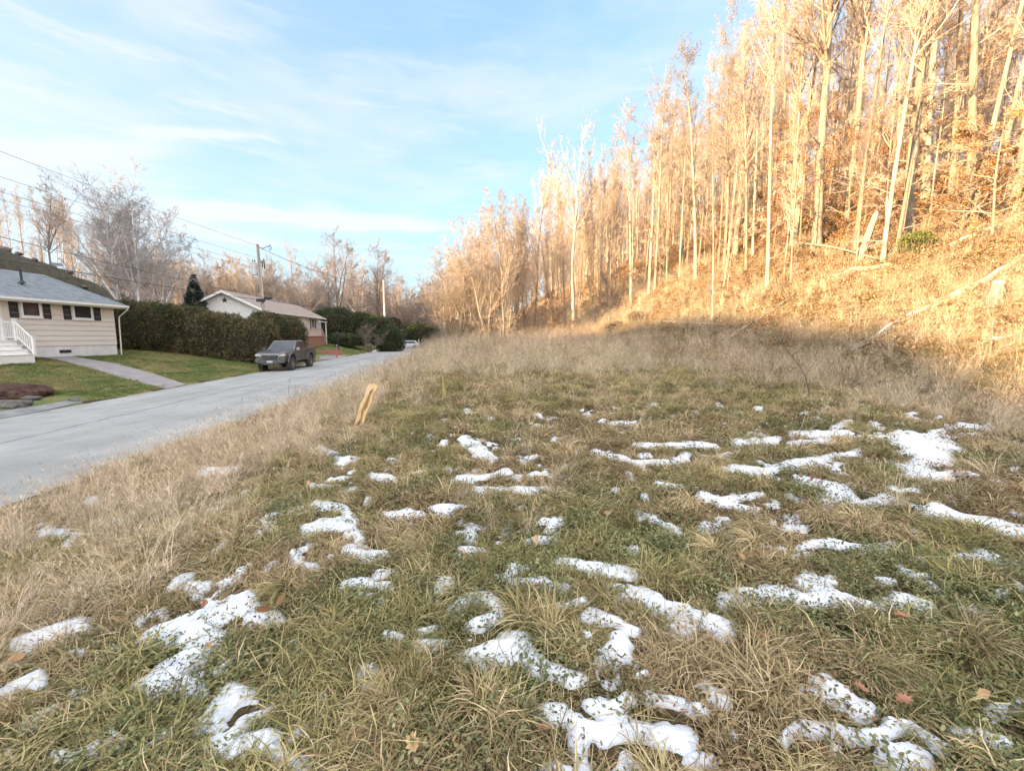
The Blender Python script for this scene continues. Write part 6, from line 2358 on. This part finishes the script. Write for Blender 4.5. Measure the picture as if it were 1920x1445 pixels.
def arched(pl, r, label, bushy=8, mat='darkbark', name='bent_branch'):
    g = gpt(*pl[0])
    pts = [Vector((0, 0, -.05))]
    for i, (px, py) in enumerate(pl[1:]):
        pts.append(at(px, py, g.y + .05 * (i + 1)) - g)
    root = empty(name, g, 0, label, 'branch')
    mb = MB()
    n_ = len(pts)
    mb.tube(pts, [r * (1 - .7 * i / n_) for i in range(n_)], 6)
    rs_ = random.Random(3)
    for b in range(bushy):
        i = rs_.randrange(1, n_)
        d = Vector((rs_.uniform(-1, 1), rs_.uniform(-.6, .6), rs_.uniform(-.2, 1))).normalized()
        L_ = rs_.uniform(.25, .6)
        mb.tube([pts[i], pts[i] + d * L_ * .5, pts[i] + d * L_], [r * .35, r * .25, r * .12], 4)
    mb.build('stem', MAT[mat], root)


arched([(1520, 758), (1516, 730), (1510, 705), (1502, 690), (1485, 668), (1465, 645), (1448, 632)], .015, 'dark bent bramble stem arching left at the edge of the short grass', 12)
arched([(1535, 690), (1528, 665), (1545, 640), (1560, 628)], .011, 'thin dark curved stem beside the bent bramble', 6)
g = gpt(880, 665)
log([(866, 662), (884, 660), (900, 662)], .08, 'small grey heap of broken wood in the tall roadside grass', branches=4, up=.25)

# low green shrub on the sunlit slope, dark red leaves, little mounds of brush
g = gpt(1718, 475)
leafmass('shrub', [(g.x, g.y, g.z - .1, .75, .6, 1.0, 1.0)], 2600, (.06, .14), leafmat('green shrub', (.045, .065, .018), (.085, .105, .03), (.16, .165, .05)), 'low dark green shrub at the foot of the thick sunlit trunks', 'shrub', 50, core=.5, lump=.4)
for i, (px, py, lab) in enumerate(((1148, 622, 'dark brown mound of brush at the shade line, the left one of two'), (1196, 604, 'smaller dark mound of brush right of and above the other one'))):
    g = gpt(px, py)
    leafmass('brush_mound', [(g.x, g.y, g.z - .2, .95 - .2 * i, .6, 1.0, 1.0)], 2600, (.10, .3), leafmat('brown brush %d' % i, (.10, .075, .05), (.19, .145, .10), (.30, .24, .16)), lab, 'brush mound', 52 + i, core=.55, lump=.4, aspect=.08)
rgq = np.random.default_rng(4)
mred = leafmat('dark red leaves', (.16, .05, .04), (.22, .07, .06), (.32, .13, .09))
for px, py, sp_, n_, lab in ((1350, 690, .55, 60, 'small patch of dark red bramble leaves at the near edge of the brush'), (1372, 710, .3, 34, 'few deep red leaves just right below the red bramble patch'), (1530, 912, .12, 12, 'tiny dark red seedling poking through the snow patch'), (1135, 985, .14, 14, 'small rust red fern-like leaves in the open grass')):
    g = gpt(px, py)
    ls = leaf_set(rgq, n_, (.05 if sp_ > .2 else .02, .11 if sp_ > .2 else .05), sp_, (.03, .5 if sp_ > .2 else .08), flat=1.2)
    st = blade_set(rgq, 8, (.2, .6 if sp_ > .2 else .2), sp_ * .6, 0, (20, 90), (.004, .006), 4, (50, 85))
    V_, F_, T_ = joinsets([ls, st])
    o = link('red_leaved_plant', npmesh('red_leaved_plant', V_, F_, False, {'tint': T_}), None, [mred])
    o.location = g
    tag(o, lab, 'plant')

# single oak leaves in the foreground
OAK = [(0, -1), (.12, -.7), (.42, -.72), (.28, -.4), (.62, -.25), (.34, -.02), (.60, .28), (.26, .34), (.34, .66), (.12, .72), (0, 1)]
OAK = OAK + [(-x, y) for x, y in OAK[-2:0:-1]]
for i, (px, py, s_, rz, lab) in enumerate(((775, 1425, .075, .5, 'pale tan oak leaf lying near the bottom edge, left of centre'), (1425, 1217, .055, 2.1, 'reddish brown leaf on the grass right of the curled snow patch'), (1690, 1178, .065, 1.2, 'brown leaf lying just below the long snow patch at right'),
                                           (1312, 1095, .05, 2.6, 'star-shaped brown leaf above the right-centre snow patches'), (1390, 1063, .05, .2, 'yellow narrow leaf lying right of centre'), (1612, 1318, .05, .9, 'pinkish leaf at the tip of the triangular snow patch'),
                                           (1690, 1340, .07, 1.8, 'large pinkish brown leaf between two snow patches at lower right'), (1010, 1118, .05, 2.0, 'curled brown leaf above the centre snow patch'), (385, 1152, .05, .4, 'brown leaf lying on the big left snow patch'),
                                           (393, 1232, .035, 1.0, 'small yellow leaf on the left diagonal snow patch'), (1690, 990, .06, .3, 'tan leaf half hidden in the grass at mid right'), (1500, 905, .06, .3, 'orange leaf beside the red seedling in the snow'), (1020, 1395, .05, 2.2, 'dark brown leaf by the foreground tussock'))):
    g = gpt(px, py, .075)
    mb = MB()
    s_ *= .62
    vs = [(x * s_, y * s_, .6 * s_ * (abs(x) + .4 * math.sin(y * 3))) for x, y in OAK]
    n_ = len(vs)
    mid = [(0, -s_ * .5, -.004), (0, 0, -.006), (0, s_ * .5, -.004)]
    mb.add(vs + [(0, 0, -.01)], [(j, (j + 1) % n_, n_) for j in range(n_)])
    mb.tube([(0, -s_, 0), (0, -s_ * 1.35, .01)], .0015, 4)
    o = mb.build('fallen_leaf', M('dry leaf %d' % i, *(((.36, .20, .12), (.27, .14, .09)) if i not in (0, 4, 9) else ((.50, .36, .20), (.42, .28, .14))), 30, .8, .2), loc=g, rz=rz)
    o.rotation_euler = (random.uniform(-.4, .4), random.uniform(-.4, .4), rz)
    tag(o, lab, 'leaf')
